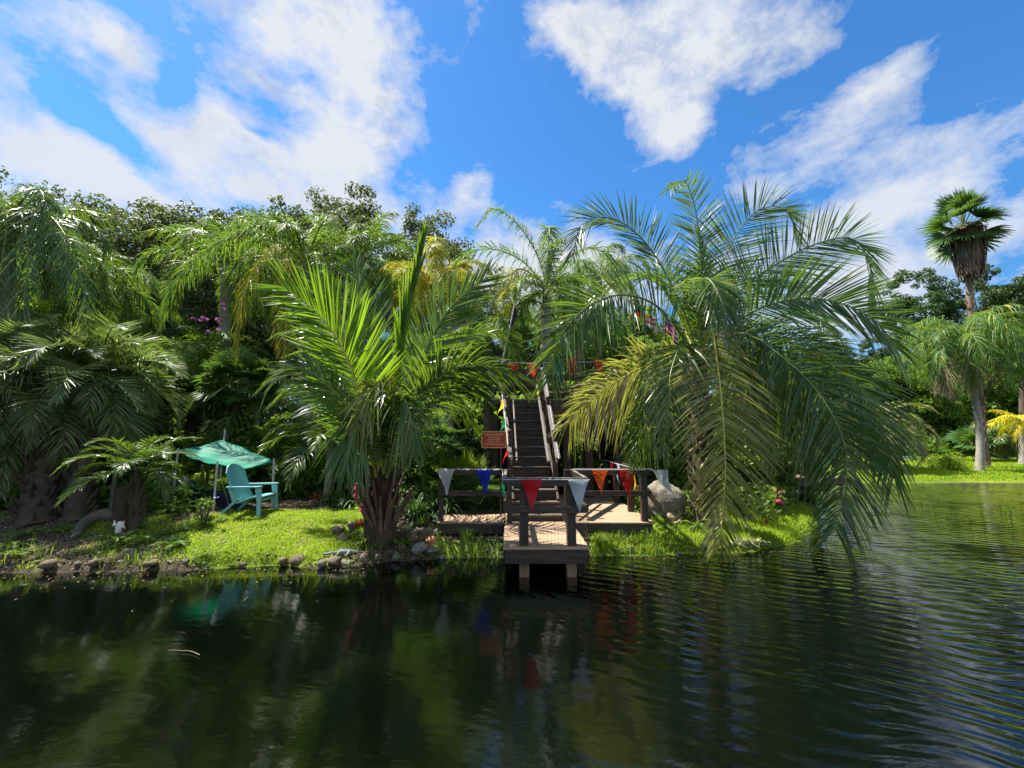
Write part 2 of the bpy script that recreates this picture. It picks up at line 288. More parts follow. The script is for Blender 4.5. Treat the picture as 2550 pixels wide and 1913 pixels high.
# ------------------------------------------------------------------ mesh builder
class MB:
    def __init__(s): s.v = []; s.f = []; s.m = []; s.var = []; s.n = 0; s.sm = []
    def add(s, verts, faces, mat=0, var=None, smooth=False):
        verts = np.asarray(verts, float).reshape(-1, 3); s.v.append(verts)
        faces = np.asarray(faces, int)
        s.f.append(faces + s.n); s.m.append(np.full(len(faces), mat, int)); s.sm.append(np.full(len(faces), smooth))
        s.var.append(np.full(len(verts), .5) if var is None else np.asarray(var, float).reshape(-1)); s.n += len(verts)
        return s
    def strips(s, P, Wd, mat=0, var=None):
        """P: (n,k,3) centre lines, Wd: (n,k,3) half-width vectors -> quad strips"""
        n, k, _ = P.shape
        V = np.empty((n, k, 2, 3)); V[:, :, 0] = P-Wd; V[:, :, 1] = P+Wd
        base = (np.arange(n)*k*2)[:, None]; j = (np.arange(k-1)*2)[None, :]
        a = base+j; Fq = np.stack([a, a+1, a+3, a+2], -1).reshape(-1, 4)
        vv = RS.rand(n) if var is None else var
        s.add(V.reshape(-1, 3), Fq, mat, np.repeat(vv, k*2), True)
    def tube(s, pts, r, seg=8, mat=0, cap=True, var=None, squash=None):
        pts = np.asarray(pts, float); k = len(pts); r = np.broadcast_to(np.asarray(r, float), (k,))
        T = np.gradient(pts, axis=0); T /= (np.linalg.norm(T, axis=1)[:, None]+1e-9)
        ref = np.array([0, 0, 1.0]) if abs(T[0, 2]) < .9 else np.array([1.0, 0, 0])
        A = np.cross(T, ref); A /= (np.linalg.norm(A, axis=1)[:, None]+1e-9); Bv = np.cross(T, A)
        th = np.linspace(0, 2*np.pi, seg, endpoint=False)
        q = 1.0 if squash is None else squash
        V = pts[:, None, :] + r[:, None, None]*(np.cos(th)[None, :, None]*A[:, None, :] + q*np.sin(th)[None, :, None]*Bv[:, None, :])
        fs = []
        for i in range(k-1):
            for j in range(seg): fs.append((i*seg+j, i*seg+(j+1) % seg, (i+1)*seg+(j+1) % seg, (i+1)*seg+j))
        s.add(V.reshape(-1, 3), fs, mat, None if var is None else np.full(k*seg, var), True)
        if cap:
            for i, rev in ((0, True), (k-1, False)):
                c = pts[i]; vs = np.vstack([V[i], c[None]]); tri = [(seg, j, (j+1) % seg) if not rev else (seg, (j+1) % seg, j) for j in range(seg)]
                s.add(vs, [(a, b, c_, c_) for a, b, c_ in tri], mat, None if var is None else np.full(seg+1, var), False)
        return s
    def box(s, x0, x1, y0, y1, z0, z1, mat=0):
        v = [(x0,y0,z0),(x1,y0,z0),(x1,y1,z0),(x0,y1,z0),(x0,y0,z1),(x1,y0,z1),(x1,y1,z1),(x0,y1,z1)]
        return s.add(v, [(0,3,2,1),(4,5,6,7),(0,1,5,4),(1,2,6,5),(2,3,7,6),(3,0,4,7)], mat)
    def beam(s, a, b, w, h, mat=0, up=(0, 0, 1), roll=None):
        a = np.asarray(a, float); b = np.asarray(b, float); T = b-a; T /= np.linalg.norm(T); up = np.asarray(up, float)
        S = np.cross(T, up); S /= np.linalg.norm(S); U = np.cross(S, T)
        v = [p + S*sx*w/2 + U*sz*h/2 for p in (a, b) for sx, sz in ((-1,-1),(1,-1),(1,1),(-1,1))]
        return s.add(v, [(0,1,2,3),(7,6,5,4),(0,4,5,1),(1,5,6,2),(2,6,7,3),(3,7,4,0)], mat)
    def ball(s, c, r, seg=12, rings=8, mat=0, var=None):
        r = np.broadcast_to(np.asarray(r, float), (3,)); vs = []; fs = []
        for i in range(rings+1):
            ph = np.pi*i/rings
            for j in range(seg):
                th = 2*np.pi*j/seg; vs.append((c[0]+r[0]*np.sin(ph)*np.cos(th), c[1]+r[1]*np.sin(ph)*np.sin(th), c[2]+r[2]*np.cos(ph)))
        for i in range(rings):
            for j in range(seg): fs.append((i*seg+j, (i+1)*seg+j, (i+1)*seg+(j+1) % seg, i*seg+(j+1) % seg))
        return s.add(vs, fs, mat, None if var is None else np.full(len(vs), var), True)

def build(name, mb, mats, parent=None, weld=False):
    V = np.vstack(mb.v)
    if parent is not None and parent.get('warp') and name != 'handrail': V[:, 1] = np.interp(V[:, 1], [4.6, 5.62, 7.15, 8.0, 9.0, 10.3, 12], [4.88, 5.90, 7.56, 8.27, 9.12, 10.3, 12])
    Fq = np.vstack([f if f.shape[1] == 4 else np.hstack([f, f[:, -1:]]) for f in mb.f])
    M = np.concatenate(mb.m); SM = np.concatenate(mb.sm); VA = np.concatenate(mb.var)
    if parent is not None:
        off = np.array(parent.matrix_basis.translation)
        if parent.parent is not None: off = off + np.array(parent.parent.matrix_basis.translation)
        V = V - off
    me = bpy.data.meshes.new(name)
    tri = Fq[:, 2] == Fq[:, 3]
    cnt = np.where(tri, 3, 4); loops = Fq.reshape(-1); keep = np.ones(len(loops), bool); keep[3::4] = ~tri; loops = loops[keep]
    me.vertices.add(len(V)); me.vertices.foreach_set('co', V.reshape(-1).astype(np.float32))
    me.loops.add(len(loops)); me.loops.foreach_set('vertex_index', loops.astype(np.int32))
    me.polygons.add(len(cnt)); st = np.concatenate([[0], np.cumsum(cnt)[:-1]]); me.polygons.foreach_set('loop_start', st.astype(np.int32))
    if isinstance(mats, str): mats = [mats]
    for m_ in mats: me.materials.append(MATS[m_])
    me.polygons.foreach_set('material_index', M.astype(np.int32)); me.polygons.foreach_set('use_smooth', SM)
    a = me.attributes.new('var', 'FLOAT', 'POINT'); a.data.foreach_set('value', VA.astype(np.float32))
    me.update(calc_edges=True); me.validate()
    o = bpy.data.objects.new(name, me); COL.objects.link(o)
    if parent is not None: o.parent = parent
    return o

def tag(o, label=None, cat=None, group=None, kind=None):
    if label: o['label'] = label
    if cat: o['category'] = cat
    if group: o['group'] = group
    if kind: o['kind'] = kind
    return o
def thing(name, loc, label, cat, group=None):
    o = bpy.data.objects.new(name, None); COL.objects.link(o); o.location = tuple(float(x) for x in loc); o.empty_display_size = .2
    return tag(o, label, cat, group)
def copy_tree(o, loc=None, rz=0.0, sc=1.0, label=None, parent=None):
    c = o.copy(); COL.objects.link(c)
    if parent is not None: c.parent = parent
    if loc is not None: c.location = tuple(float(x) for x in loc); c.rotation_euler = (0, 0, rz); c.scale = (sc, sc, sc) if np.isscalar(sc) else sc
    if label: c['label'] = label
    for ch in list(o.children): copy_tree(ch, parent=c)
    return c
def bevel(o, w=.006, seg=2):
    m_ = o.modifiers.new('bevel', 'BEVEL'); m_.width = w; m_.segments = seg; m_.limit_method = 'ANGLE'; return o

# ------------------------------------------------------------------ terrain
def vnoise(x, y, seed=0):
    xi = np.floor(x).astype(np.int64); yi = np.floor(y).astype(np.int64); xf = x-xi; yf = y-yi
    def h(a, b):
        n = (a*374761393 + b*668265263 + seed*1274126177) & 0xffffffff
        n = ((n ^ (n >> 13))*1274126177) & 0xffffffff; return ((n ^ (n >> 16)) & 0xffff)/65535.0
    u = xf*xf*(3-2*xf); v = yf*yf*(3-2*yf)
    return (h(xi, yi)*(1-u)+h(xi+1, yi)*u)*(1-v)+(h(xi, yi+1)*(1-u)+h(xi+1, yi+1)*u)*v
def fbm(x, y, o=4, seed=0):
    s = 0; a = .5
    for i in range(o): s = s+a*(vnoise(x*2**i, y*2**i, seed+i)-.5); a *= .5
    return s
ISL = np.array([(-80, 5.6)]+[tuple(gat(px, py, 0)[:2]) for px, py in ((-300,1432),(0,1426),(180,1424),(350,1420),(520,1416),(700,1414),(850,1408),(1000,1398),(1180,1392),(1350,1388),(1480,1386),(1650,1380),(1800,1374),(1900,1372),(1985,1345),(2025,1310),(2045,1275))]+[(8.3,12.2),(7.0,14.4),(4.0,15.8),(0,17.4),(-80,19)])
FAR = np.array([(-400,21),(-6,21),(3,19.5),(7,18.6),(9.5,18.0),(13,17.5),(18,17.4),(24,17.3),(34,16.9),(60,15),(400,12),(900,900),(-900,900)])
def sdf(P, x, y):
    d = np.full(x.shape, 1e9); ins = np.zeros(x.shape, bool); n = len(P)
    for i in range(n):
        a = P[i]; b = P[(i+1) % n]; e = b-a; w0 = x-a[0]; w1 = y-a[1]
        tt = np.clip((w0*e[0]+w1*e[1])/(e@e), 0, 1); d = np.minimum(d, (w0-e[0]*tt)**2+(w1-e[1]*tt)**2)
        c = ((a[1] > y) != (b[1] > y)); xx = (b[0]-a[0])*(y-a[1])/((b[1]-a[1]) if b[1] != a[1] else 1e-9)+a[0]
        ins ^= c & (x < xx)
    d = np.sqrt(d); return np.where(ins, d, -d)
def sm(t): t = np.clip(t, 0, 1); return t*t*(3-2*t)
def H(x, y):
    x = np.asarray(x, float); y = np.asarray(y, float)
    di = sdf(ISL, x, y)+fbm(x*1.1, y*1.1, 4, 3)*.38; df = sdf(FAR, x, y)+fbm(x*.8, y*.8, 3, 9)*.25
    zi = np.where(di > 0, .10*sm(di/.14)+.34*sm(di/1.7)+.05*sm(di/.4), -.5*sm(-di/.7))
    zi = zi + sm(di/.3)*fbm(x*2.3, y*2.3, 4, 5)*.10
    zf = np.where(df > 0, .16*sm(df/.35)+.16*sm(df/6)+.05*fbm(x*.4, y*.4, 3, 2), -.5*sm(-df/1.2))
    z = np.maximum(zi, zf); dk = ((x > -1.6) & (x < 2.75) & (y > 7.35) & (y < 13.5)); return np.where(dk & (x < -.1) & (y > 8.35), np.minimum(z, .46), np.where(dk, np.minimum(z, .20), z))
def gg(px, py, z=.3):
    for _ in range(12): p = gat(px, py, z); z = z+.6*(max(float(H(np.array([p[0]]), np.array([p[1]]))[0]), 0)-z)
    return gat(px, py, z)
def Hs(x, y): return float(H(np.array([x]), np.array([y]))[0])
def grassness(x, y):
    g = np.where((x < -4.5) & (y < 8.2), .34, .14)
    g = np.maximum(g, 1.15*sm(1.35-np.hypot((x+4.1)/2.1, (y-7.45)/1.25)))            # lawn by the chair
    g = np.maximum(g, .5*sm(1.3-np.hypot((x+6.2)/1.0, (y-7.1)/.7)))
    g = np.maximum(g, .95*sm((x-1.0)/.6)*sm((12-y)/2))
    g = np.maximum(g, .6*sm(1.3-np.hypot((x+.6)/1.3, (y-7.1)/.35)))
    far = sdf(FAR, x, y) > 0; g = np.where(far, 1.0*sm((34-y)/3)+.2, g)
    return g
xs = np.concatenate([np.array([-900,-500,-250,-120,-70,-45,-32,-24,-19,-16]), np.arange(-14, 10.01, .09), np.arange(10.3, 40, .45), np.array([44,52,64,85,120,200,400,900])])
ys = np.concatenate([np.array([-60,-20,-5,0,3,4.6]), np.arange(5.2, 13.0, .09), np.arange(13.2, 36, .4), np.array([38,42,50,65,90,140,250,500,1200])])
X, Y = np.meshgrid(xs, ys); Z = H(X, Y); nx, ny = len(xs), len(ys)
idx = np.arange(nx*ny).reshape(ny, nx)
Fq = np.stack([idx[:-1, :-1], idx[:-1, 1:], idx[1:, 1:], idx[1:, :-1]], -1).reshape(-1, 4)
mb = MB(); mb.add(np.stack([X, Y, Z], -1).reshape(-1, 3), Fq, 0, None, True)
g = build('ground', mb, 'ground'); tag(g, 'earth and lawn of the island bank and far shore', kind='structure')
ga = g.data.attributes.new('grass', 'FLOAT', 'POINT'); ga.data.foreach_set('value', grassness(X, Y).reshape(-1).astype(np.float32))
mb = MB(); mb.add([(-900,-200,0),(900,-200,0),(900,900,0),(-900,900,0)], [(0,1,2,3)])
w = build('water', mb, 'water'); tag(w, 'dark rippled pond water', kind='structure')

# ------------------------------------------------------------------ plant generators
def spline(C, n):
    C = np.asarray(C, float); k = len(C)
    if k == 2: return C[0]+(C[1]-C[0])*np.linspace(0, 1, n)[:, None]
    Pp = np.vstack([2*C[0]-C[1], C, 2*C[-1]-C[-2]])
    L = np.concatenate([[0], np.cumsum(np.linalg.norm(np.diff(C, axis=0), axis=1))]); u = np.linspace(0, L[-1], n)
    out = np.empty((n, 3))
    for i, uu in enumerate(u):
        j = min(max(np.searchsorted(L, uu, 'right')-1, 0), k-2); tt = (uu-L[j])/(L[j+1]-L[j]+1e-9)
        p0, p1, p2, p3 = Pp[j:j+4]
        out[i] = .5*((2*p1)+(-p0+p2)*tt+(2*p0-5*p1+4*p2-p3)*tt**2+(-p0+3*p1-3*p2+p3)*tt**3)
    return out
def norm(a): return a/(np.linalg.norm(a, axis=-1, keepdims=True)+1e-9)

def frond(C, n=64, L=.9, w=.020, vee=25, droop=.35, roll=0, plume=0, petiole=.12, a0=68, a1=22, jit=7, r0=.022, R=None, mb=None, mat=0, smat=1, tipL=.35, S0=None, var0=None):
    R = R or RS; mb = mb or MB()
    P = spline(C, 26); T = norm(np.gradient(P, axis=0))
    if S0 is None:
        cr = np.cross(T[:-1], T[1:]).sum(0)
        horiz = np.cross(T.mean(0), [0, 0, 1.0])
        S = cr if np.linalg.norm(cr) > .12 else horiz
        if np.dot(S, horiz) < 0: S = -S
    else: S = np.asarray(S0, float)
    S = norm(S-(T*S).sum(-1)[:, None]*T); N = np.cross(S, T)
    if np.ndim(roll): ra = np.interp(np.linspace(0, 1, 26), np.linspace(0, 1, len(roll)), np.radians(roll))
    else: ra = np.full(26, rad(roll))
    S, N = S*np.cos(ra)[:, None]+N*np.sin(ra)[:, None], N*np.cos(ra)[:, None]-S*np.sin(ra)[:, None]
    tt = np.linspace(0, 1, 26)
    mb.tube(P, r0*(1-.9*tt)+.002, 5, smat, cap=False, var=.4)
    t_ = np.repeat(np.linspace(petiole, 1, n), 2); side = np.tile([-1., 1.], n); t_ = np.clip(t_+R.normal(0, .25/n, 2*n), petiole, 1)
    ii = lambda A: np.stack([np.interp(t_, tt, A[:, k]) for k in range(3)], -1)
    p, Tt, Ss, Nn = ii(P), norm(ii(T)), norm(ii(S)), norm(ii(N))
    u = (t_-petiole)/(1-petiole)
    ln = L*np.minimum(1, .45+2.6*u)*(1-(1-tipL)*sm((u-.45)/.55))*R.uniform(.88, 1.08, 2*n)
    an = np.radians(a0+(a1-a0)*u**1.3+R.normal(0, jit, 2*n)); ve = np.radians(vee*(1-.5*u)+R.normal(0, jit*.8, 2*n))
    if plume: ve = ve+np.radians(R.uniform(-plume, plume, 2*n))
    d0 = np.cos(an)[:, None]*Tt+np.sin(an)[:, None]*(side[:, None]*Ss*np.cos(ve)[:, None]+Nn*np.sin(ve)[:, None])
    s = np.array([0, .25, .5, .75, 1.0])
    dr = droop*R.uniform(.6, 1.4, 2*n)+np.where(R.rand(2*n) < .07, R.uniform(.2, .9, 2*n), 0); ln = ln*np.where(R.rand(2*n) < .05, R.uniform(.3, .8, 2*n), 1)
    Pc = p[:, None, :]+d0[:, None, :]*(ln[:, None]*(s-.12*dr[:, None]*s**2))[:, :, None]
    Pc[:, :, 2] -= (ln*dr)[:, None]*s**2.2*.75
    # distance-preserving-ish bending
    Wd = np.cross(d0, np.cross(side[:, None]*Tt, d0)); Wv = norm(Tt-(Tt*d0).sum(-1)[:, None]*d0)
    Nl = np.cross(d0, Wv); rl = np.radians(R.normal(8, 36, 2*n))
    Wv = Wv*np.cos(rl)[:, None]+Nl*np.sin(rl)[:, None]
    wp = np.array([.55, 1.0, .95, .6, .06])
    var = R.rand(2*n) if var0 is None else np.clip(R.normal(var0, .12, 2*n), 0, 1)
    mb.strips(Pc, Wv[:, None, :]*(w*wp)[None, :, None]*(ln/L*.4+.6)[:, None, None], mat, var)
    return mb

def arc(base, az, el, L, curl, n=6):
    """a drooping rachis path: starts at elevation el, curls down by curl degrees"""
    d = np.array([math.cos(az), math.sin(az)]); P = [np.array(base, float)]; e = rad(el)
    for i in range(n):
        e -= rad(curl)*(0.4+1.2*i/(n-1))/n; st = L/n
        P.append(P[-1]+np.array([d[0]*math.cos(e)*st, d[1]*math.cos(e)*st, math.sin(e)*st]))
    return np.array(P)

def trunk_mb(base, top, r0, r1, rings=True, seg=14, bend=0.0, n=30, boots=0, mat=0, flare=.25):
    base = np.asarray(base, float); top = np.asarray(top, float); tt = np.linspace(0, 1, n)
    P = base+(top-base)*tt[:, None]; b = np.array([bend, bend*.3, 0]); P = P+np.sin(tt*np.pi)[:, None]*b
    r = r0+(r1-r0)*tt+flare*r0*np.exp(-tt*14)
    if rings: r = r*(1+.025*np.sin(np.arange(n)*2.1))
    mb = MB(); mb.tube(P, r, seg, mat)
    if boots:
        R = np.random.RandomState(int(abs(base[0]*77))+1)
        for i in range(boots):
            u = R.rand(); az = R.rand()*6.28; p = base+(top-base)*u+math.sin(u*np.pi)*b; rr = r0+(r1-r0)*u
            o = np.array([math.cos(az), math.sin(az), 0]); mb.tube([p+o*rr*.7, p+o*(rr*1.25)+[0, 0, .10], p+o*(rr*1.55)+[0, 0, .22]], [.05, .035, .012], 5, mat)
    return mb

def palm(name, base, crown, label, cat='palm tree', group=None, nf=18, L=3.0, el=(20, 80), curl=(70, 120), n=60, leafL=.7, w=.018, plume=0, droop=.5, vee=20, mats=('leaf_queen', 'stalk'),
         bark='bark_ring', tr=(.16, .12), seed=1, dead=0, boots=0, az0=None, roll=0, r0=.02, jit=8, petiole=.14, trunk=True, a0=68, bend=0.0, extra=()):
    root = thing(name, base, label, cat, group); R = np.random.RandomState(seed); crown = np.asarray(crown, float)
    if trunk: build('trunk', trunk_mb(np.array(base)-[0, 0, .15], crown, tr[0], tr[1], boots=boots, bend=bend), bark, root)
    for i in range(nf):
        az = i*2.39996+R.uniform(-.25, .25) if az0 is None else az0[i % len(az0)]+R.uniform(-.2, .2)
        q = (i+.5)/nf; e = el[1]+(el[0]-el[1])*q+R.uniform(-6, 6); cu = curl[0]+(curl[1]-curl[0])*R.rand()
        LL = L*R.uniform(.82, 1.08)*(.75 if q < .12 else 1)
        C = arc(crown+[0, 0, -.05], az, e, LL, cu)
        m_ = mats if i < nf-dead else ('leaf_dead', 'stalk_dark')
        build('frond', frond(C, n, leafL, w, vee, droop, roll, plume, petiole, R=R, r0=r0, jit=jit, a0=a0), list(m_), root)
    for (C, m_, kw) in extra: build('frond', frond(C, R=R, **kw), list(m_), root)
    return root

def fanleaf(mb, hub, d, nrm, L, n=34, span=300, w=.020, droop=.3, R=None, mat=0):
    """palmate leaf: strap segments radiating from the hub"""
    R = R or RS; d = norm(np.asarray(d, float)); nrm = np.asarray(nrm, float); nrm = norm(nrm-(nrm@d)*d); s_ = np.cross(nrm, d)
    th = np.radians(np.linspace(-span/2, span/2, n)+R.normal(0, 1.5, n)); dr = d[None]*np.cos(th)[:, None]+s_[None]*np.sin(th)[:, None]
    dr = norm(dr+nrm[None]*.18); ln = L*(.78+.22*np.cos(th*.6))*R.uniform(.92, 1.05, n); s = np.array([0, .3, .55, .8, 1.0])
    P = hub[None, None]+dr[:, None]*(ln[:, None]*s)[:, :, None]; P[:, :, 2] -= (ln*droop*R.uniform(.5, 1.5, n))[:, None]*s**3
    Wv = norm(np.cross(dr, nrm[None])); step = math.radians(span/n)*L
    ww = np.array([.1, .52, .62, .38, .03])*step*.55
    ww = np.minimum(ww, w*1.6)
    mb.strips(P, Wv[:, None]*ww[None, :, None], mat, np.clip(R.normal(R.uniform(.2, .8), .12, n), 0, .93))

def fanpalm(name, base, crown, label, cat='fan palm', group=None, nl=22, L=.6, pet=.6, mats=('leaf_strap', 'stalk'), tr=(.12, .1), bark='bark_fibre', seed=2, boots=20, droop=.25, el=(-30, 85), n=34, span=280, trunk=True, skirt=None, w=.02, bend=0.0, sq=(1, 1), jit=.3):
    root = thing(name, base, label, cat, group); R = np.random.RandomState(seed); crown = np.asarray(crown, float)
    if trunk: build('trunk', trunk_mb(np.array(base)-[0, 0, .15], crown, tr[0], tr[1], boots=boots, bend=bend), bark, root)
    if skirt is not None: build('dead_skirt', skirt, 'leaf_thatch', root)
    for i in range(nl):
        az = i*2.39996+R.uniform(-.3, .3); e = rad(el[1]+(el[0]-el[1])*((i+.5)/nl)+R.uniform(-8, 8))
        d = np.array([math.cos(az)*math.cos(e), math.sin(az)*math.cos(e), math.sin(e)]); P = pet*R.uniform(.8, 1.15)
        hub = crown+d*P*np.array([sq[0], sq[0], sq[1]])+[0, 0, -.08*P]; mb = MB(); mb.tube([crown, (crown+hub)/2+[0, 0, .04*P], hub], [.02, .014, .01], 5, 1, cap=False)
        up = np.array([-math.cos(az)*math.sin(e), -math.sin(az)*math.sin(e), math.cos(e)])
        fanleaf(mb, hub, norm(d+[0, 0, -.25]), up+R.normal(0, jit, 3), L*R.uniform(.85, 1.1), n, span, w, droop, R); build('frond', mb, list(mats), root)
    return root

def rosette(mb, c, n, L, w, el=(25, 85), curl=.6, R=None, mat=0, k=5):
    R = R or RS; az = R.uniform(0, 6.283, n); e = np.radians(R.uniform(el[0], el[1], n)); ln = L*R.uniform(.65, 1.1, n)
    d = np.stack([np.cos(az)*np.cos(e), np.sin(az)*np.cos(e), np.sin(e)], -1); s = np.linspace(0, 1, k)
    P = np.asarray(c)[None, None]+d[:, None]*(ln[:, None]*s)[:, :, None]; P[:, :, 2] -= (ln*curl*R.uniform(.4, 1.3, n))[:, None]*s**2.4
    Wv = np.stack([-np.sin(az), np.cos(az), np.zeros(n)], -1); wp = np.interp(s, [0, .3, .7, 1], [.7, 1, .75, .04])*w
    mb.strips(P, Wv[:, None]*wp[None, :, None], mat)

def leaves(mb, C, r, n, size, R=None, flat=.75, mat=0, shell=.55, up=.6, lo=0, hi=1, elong=1.7):
    R = R or RS; v = norm(R.normal(size=(n, 3))); rr = r*(shell+(1-shell)*R.rand(n))**.8; P = np.asarray(C)[None]+v*rr[:, None]*np.array([1, 1, flat])
    nn = norm(v*.5+R.normal(0, .7, (n, 3))+[0, 0, up]); a = norm(np.cross(nn, R.normal(size=(n, 3)))); b = np.cross(nn, a); sz = size*R.uniform(.6, 1.3, n)
    V = np.stack([P-a*sz[:, None]*elong*.5, P+b*sz[:, None]*.45-a*.1*sz[:, None], P+a*sz[:, None]*elong*.5, P-b*sz[:, None]*.45-a*.1*sz[:, None]], 1)
    mb.add(V.reshape(-1, 3), np.arange(4*n).reshape(-1, 4), mat, np.repeat(R.uniform(lo, hi, n), 4), False)

def tree(name, base, height, cr, label, cat='tree', group=None, nclump=60, npc=260, leaf=.12, seed=3, mats='leaf_oak', cz=.62, zr=.42, clr=1.0, bark='bark_oak', tr=.28, limbs=9):
    root = thing(name, base, label, cat, group); R = np.random.RandomState(seed); base = np.asarray(base, float); mbt = MB()
    tt = np.linspace(0, 1, 10); ax = base+np.stack([.35*np.sin(tt*3+seed), .3*np.cos(tt*2.4+seed)-.3, -.2+tt*height*.75], -1); mbt.tube(ax, tr*(1-.75*tt), 9)
    cc = base+[0, 0, height*cz]; ends = []
    for i in range(nclump):
        v = norm(R.normal(size=3)); v[2] = v[2]*.9+.15; q = (.35+.65*R.rand()**.6)
        # uneven outline: radius depends on direction
        lobe = .86+.20*math.sin(2.3*math.atan2(v[1], v[0])+seed)*math.cos(3*v[2]+seed)+R.uniform(-.10, .14)
        ends.append(cc+v*np.array([cr, cr, height*zr])*q*lobe)
    for i in range(limbs):
        e = ends[i*len(ends)//limbs]; s_ = ax[4+i % 5]; m_ = (s_+e)/2+R.normal(0, .3, 3)+[0, 0, .3]; P = spline([s_, m_, e], 8); mbt.tube(P, np.linspace(tr*.4, .03, 8), 6)
        for j in range(4):
            e2 = ends[(i*7+j*5+1) % len(ends)]
            if np.linalg.norm(e2-P[5]) < cr*.9: mbt.tube(spline([P[4], (P[4]+e2)/2+R.normal(0, .15, 3), e2], 6), np.linspace(tr*.16, .015, 6), 4)
    build('trunk', mbt, bark, root); mc = MB()
    for e in ends:
        r = clr*R.uniform(.45, 1.1); leaves(mc, e, r, int(npc*r*r/.7/clr**2), leaf, R, .7, 0, .35, .5, *( (0, .7) if R.rand() < .5 else (.3, 1)))
    build('crown', mc, mats, root); return root

def shrub_proto(seed, n=900, size=.05, mats='leaf_shrub', r=.6, h=1.0, stems=7):
    R = np.random.RandomState(seed); mb = MB()
    for i in range(14):
        v = norm(R.normal(size=3)); c = np.array([v[0]*r*.55, v[1]*r*.55, h*(.5+.33*v[2])]); leaves(mb, c, r*R.uniform(.3, .55), n//14, size, R, .9, 0, .2, .4)
    ms = MB()
    for i in range(stems):
        a = R.rand()*6.28; ms.tube([(0, 0, -.1), (math.cos(a)*r*.25, math.sin(a)*r*.25, h*.4), (math.cos(a)*r*.5, math.sin(a)*r*.5, h*.8)], [.016, .011, .005], 5)
    return mb, ms
# ================================================================== DECK
ZD = 0.443
def boards(mb, x0, x1, y0, y1, z, run='x', bw=.138, gap=.006, th=.032, mat=0):
    a, b = (y0, y1) if run == 'x' else (x0, x1); k = a
    while k < b-.02:
        e = min(k+bw, b); dz = random.uniform(-.0015, .0015)
        if run == 'x': mb.box(x0+random.uniform(0, .006), x1-random.uniform(0, .006), k, e-gap, z-th+dz, z+dz, mat)
        else: mb.box(k, e-gap, y0+random.uniform(0, .006), y1-random.uniform(0, .006), z-th+dz, z+dz, mat)
        k = e
def bar(name, a, b, w, h, mat, parent, bv=.005, up=(0, 0, 1)):
    m_ = MB(); m_.beam(a, b, w, h, 0, up); o = build(name, m_, mat, parent); return bevel(o, bv)
deck = thing('viewing_deck', (.5, 7.1, 0), 'dark stained timber viewing deck with tan floor boards jutting over the pond', 'deck'); deck['warp'] = 1
mb = MB(); boards(mb, -.13, 1.09, 5.60, 7.10, ZD, 'x'); bevel(build('floor', mb, 'wood_deck', deck), .004, 1)
mb = MB(); boards(mb, -1.36, -.14, 7.12, 8.02, ZD+.004, 'y', .175); bevel(build('floor', mb, 'wood_deck_y', deck), .004, 1)
mb = MB(); boards(mb, -.13, 2.58, 7.106, 10.9, ZD+.003, 'x'); bevel(build('floor', mb, 'wood_deck', deck), .004, 1)
# fascia boards
for nm, a, b, h, dz in (('fascia', (-.10, 5.635), (1.06, 5.635), .19, 0), ('fascia', (-1.33, 7.15), (-.13, 7.15), .17, 0), ('fascia', (1.09, 7.15), (2.55, 7.15), .21, 0), ('fascia', (2.545, 7.18), (2.545, 10.9), .21, 0), ('fascia', (-.10, 5.66), (-.10, 7.12), .19, 0), ('fascia', (1.06, 5.66), (1.06, 7.12), .19, 0), ('fascia', (-1.33, 7.18), (-1.33, 8.0), .17, 0)):
    z = ZD-.036-h/2; bar(nm, (*a, z), (*b, z), .038, h, 'wood_dark' if a[1] == b[1] else 'wood_dark_y', deck)
# lower skirting in shade
bar('skirting', (-1.30, 7.28, .10), (-.13, 7.28, .10), .03, .22, 'wood_dark', deck); bar('skirting', (1.1, 7.34, .06), (2.5, 7.34, .06), .03, .26, 'wood_dark', deck)
RT = ZD+.955
def post(x, y, z0=-.25, z1=RT-.012, w=.125, mat='wood_dark_v', cap=False):
    mb = MB(); mb.box(x-w/2, x+w/2, y-w/2, y+w/2, z0, z1); return bevel(build('post', mb, mat, deck), .006)
for x, y in ((.175, 5.735), (.855, 5.735)): post(x, y, ZD-.01)
for x, y, w in ((-.045, 7.06, .09), (1.0, 7.06, .10)): post(x, y, ZD-.01, RT-.012, w)
for x, y, w in ((-1.30, 7.21, .085), (2.43, 7.21, .12), (2.46, 8.35, .12), (2.46, 9.6, .12), (2.46, 10.8, .12)): post(x, y, -.1, RT-.012, w)
for x, y in ((.175, 5.80), (.855, 5.80)):
    mb = MB(); mb.box(x-.07, x+.07, y-.07, y+.07, -.9, ZD-.228); bevel(build('pile', mb, 'wood_tan', deck), .008)
def rail(a, b, ztop, h=.09, w=.04):
    ax = 'wood_dark' if abs(a[1]-b[1]) < .01 else 'wood_dark_y'; z = ztop-h/2; bar('railing', (*a, z), (*b, z), w, h, ax, deck)
def lit_edge_strip(a, b, ztop, w=.05, h=.012):  # pale strip paints the sunlit top edge of a rail, no separate cap
    z = ztop-h/2; bar('railing', (*a, z), (*b, z), w, h, 'wood_grip', deck, .003)
for zt, hh in ((RT-.014, .10), (ZD+.555, .09)):
    rail((-.12, 5.63), (1.075, 5.63), zt, hh)
    rail((-.11, 5.655), (-.11, 7.02), zt, hh*.95); rail((1.08, 5.655), (1.08, 7.02), zt, hh*.95)
    rail((-1.35, 7.14), (-.16, 7.14), zt, hh); rail((1.105, 7.14), (2.52, 7.14), zt, hh)
    rail((2.535, 7.165), (2.535, 10.86), zt, hh*1.25)
lit_edge_strip((-.14, 5.635), (1.10, 5.635), RT); lit_edge_strip((-1.37, 7.145), (-.16, 7.145), RT); lit_edge_strip((1.12, 7.145), (2.57, 7.145), RT)
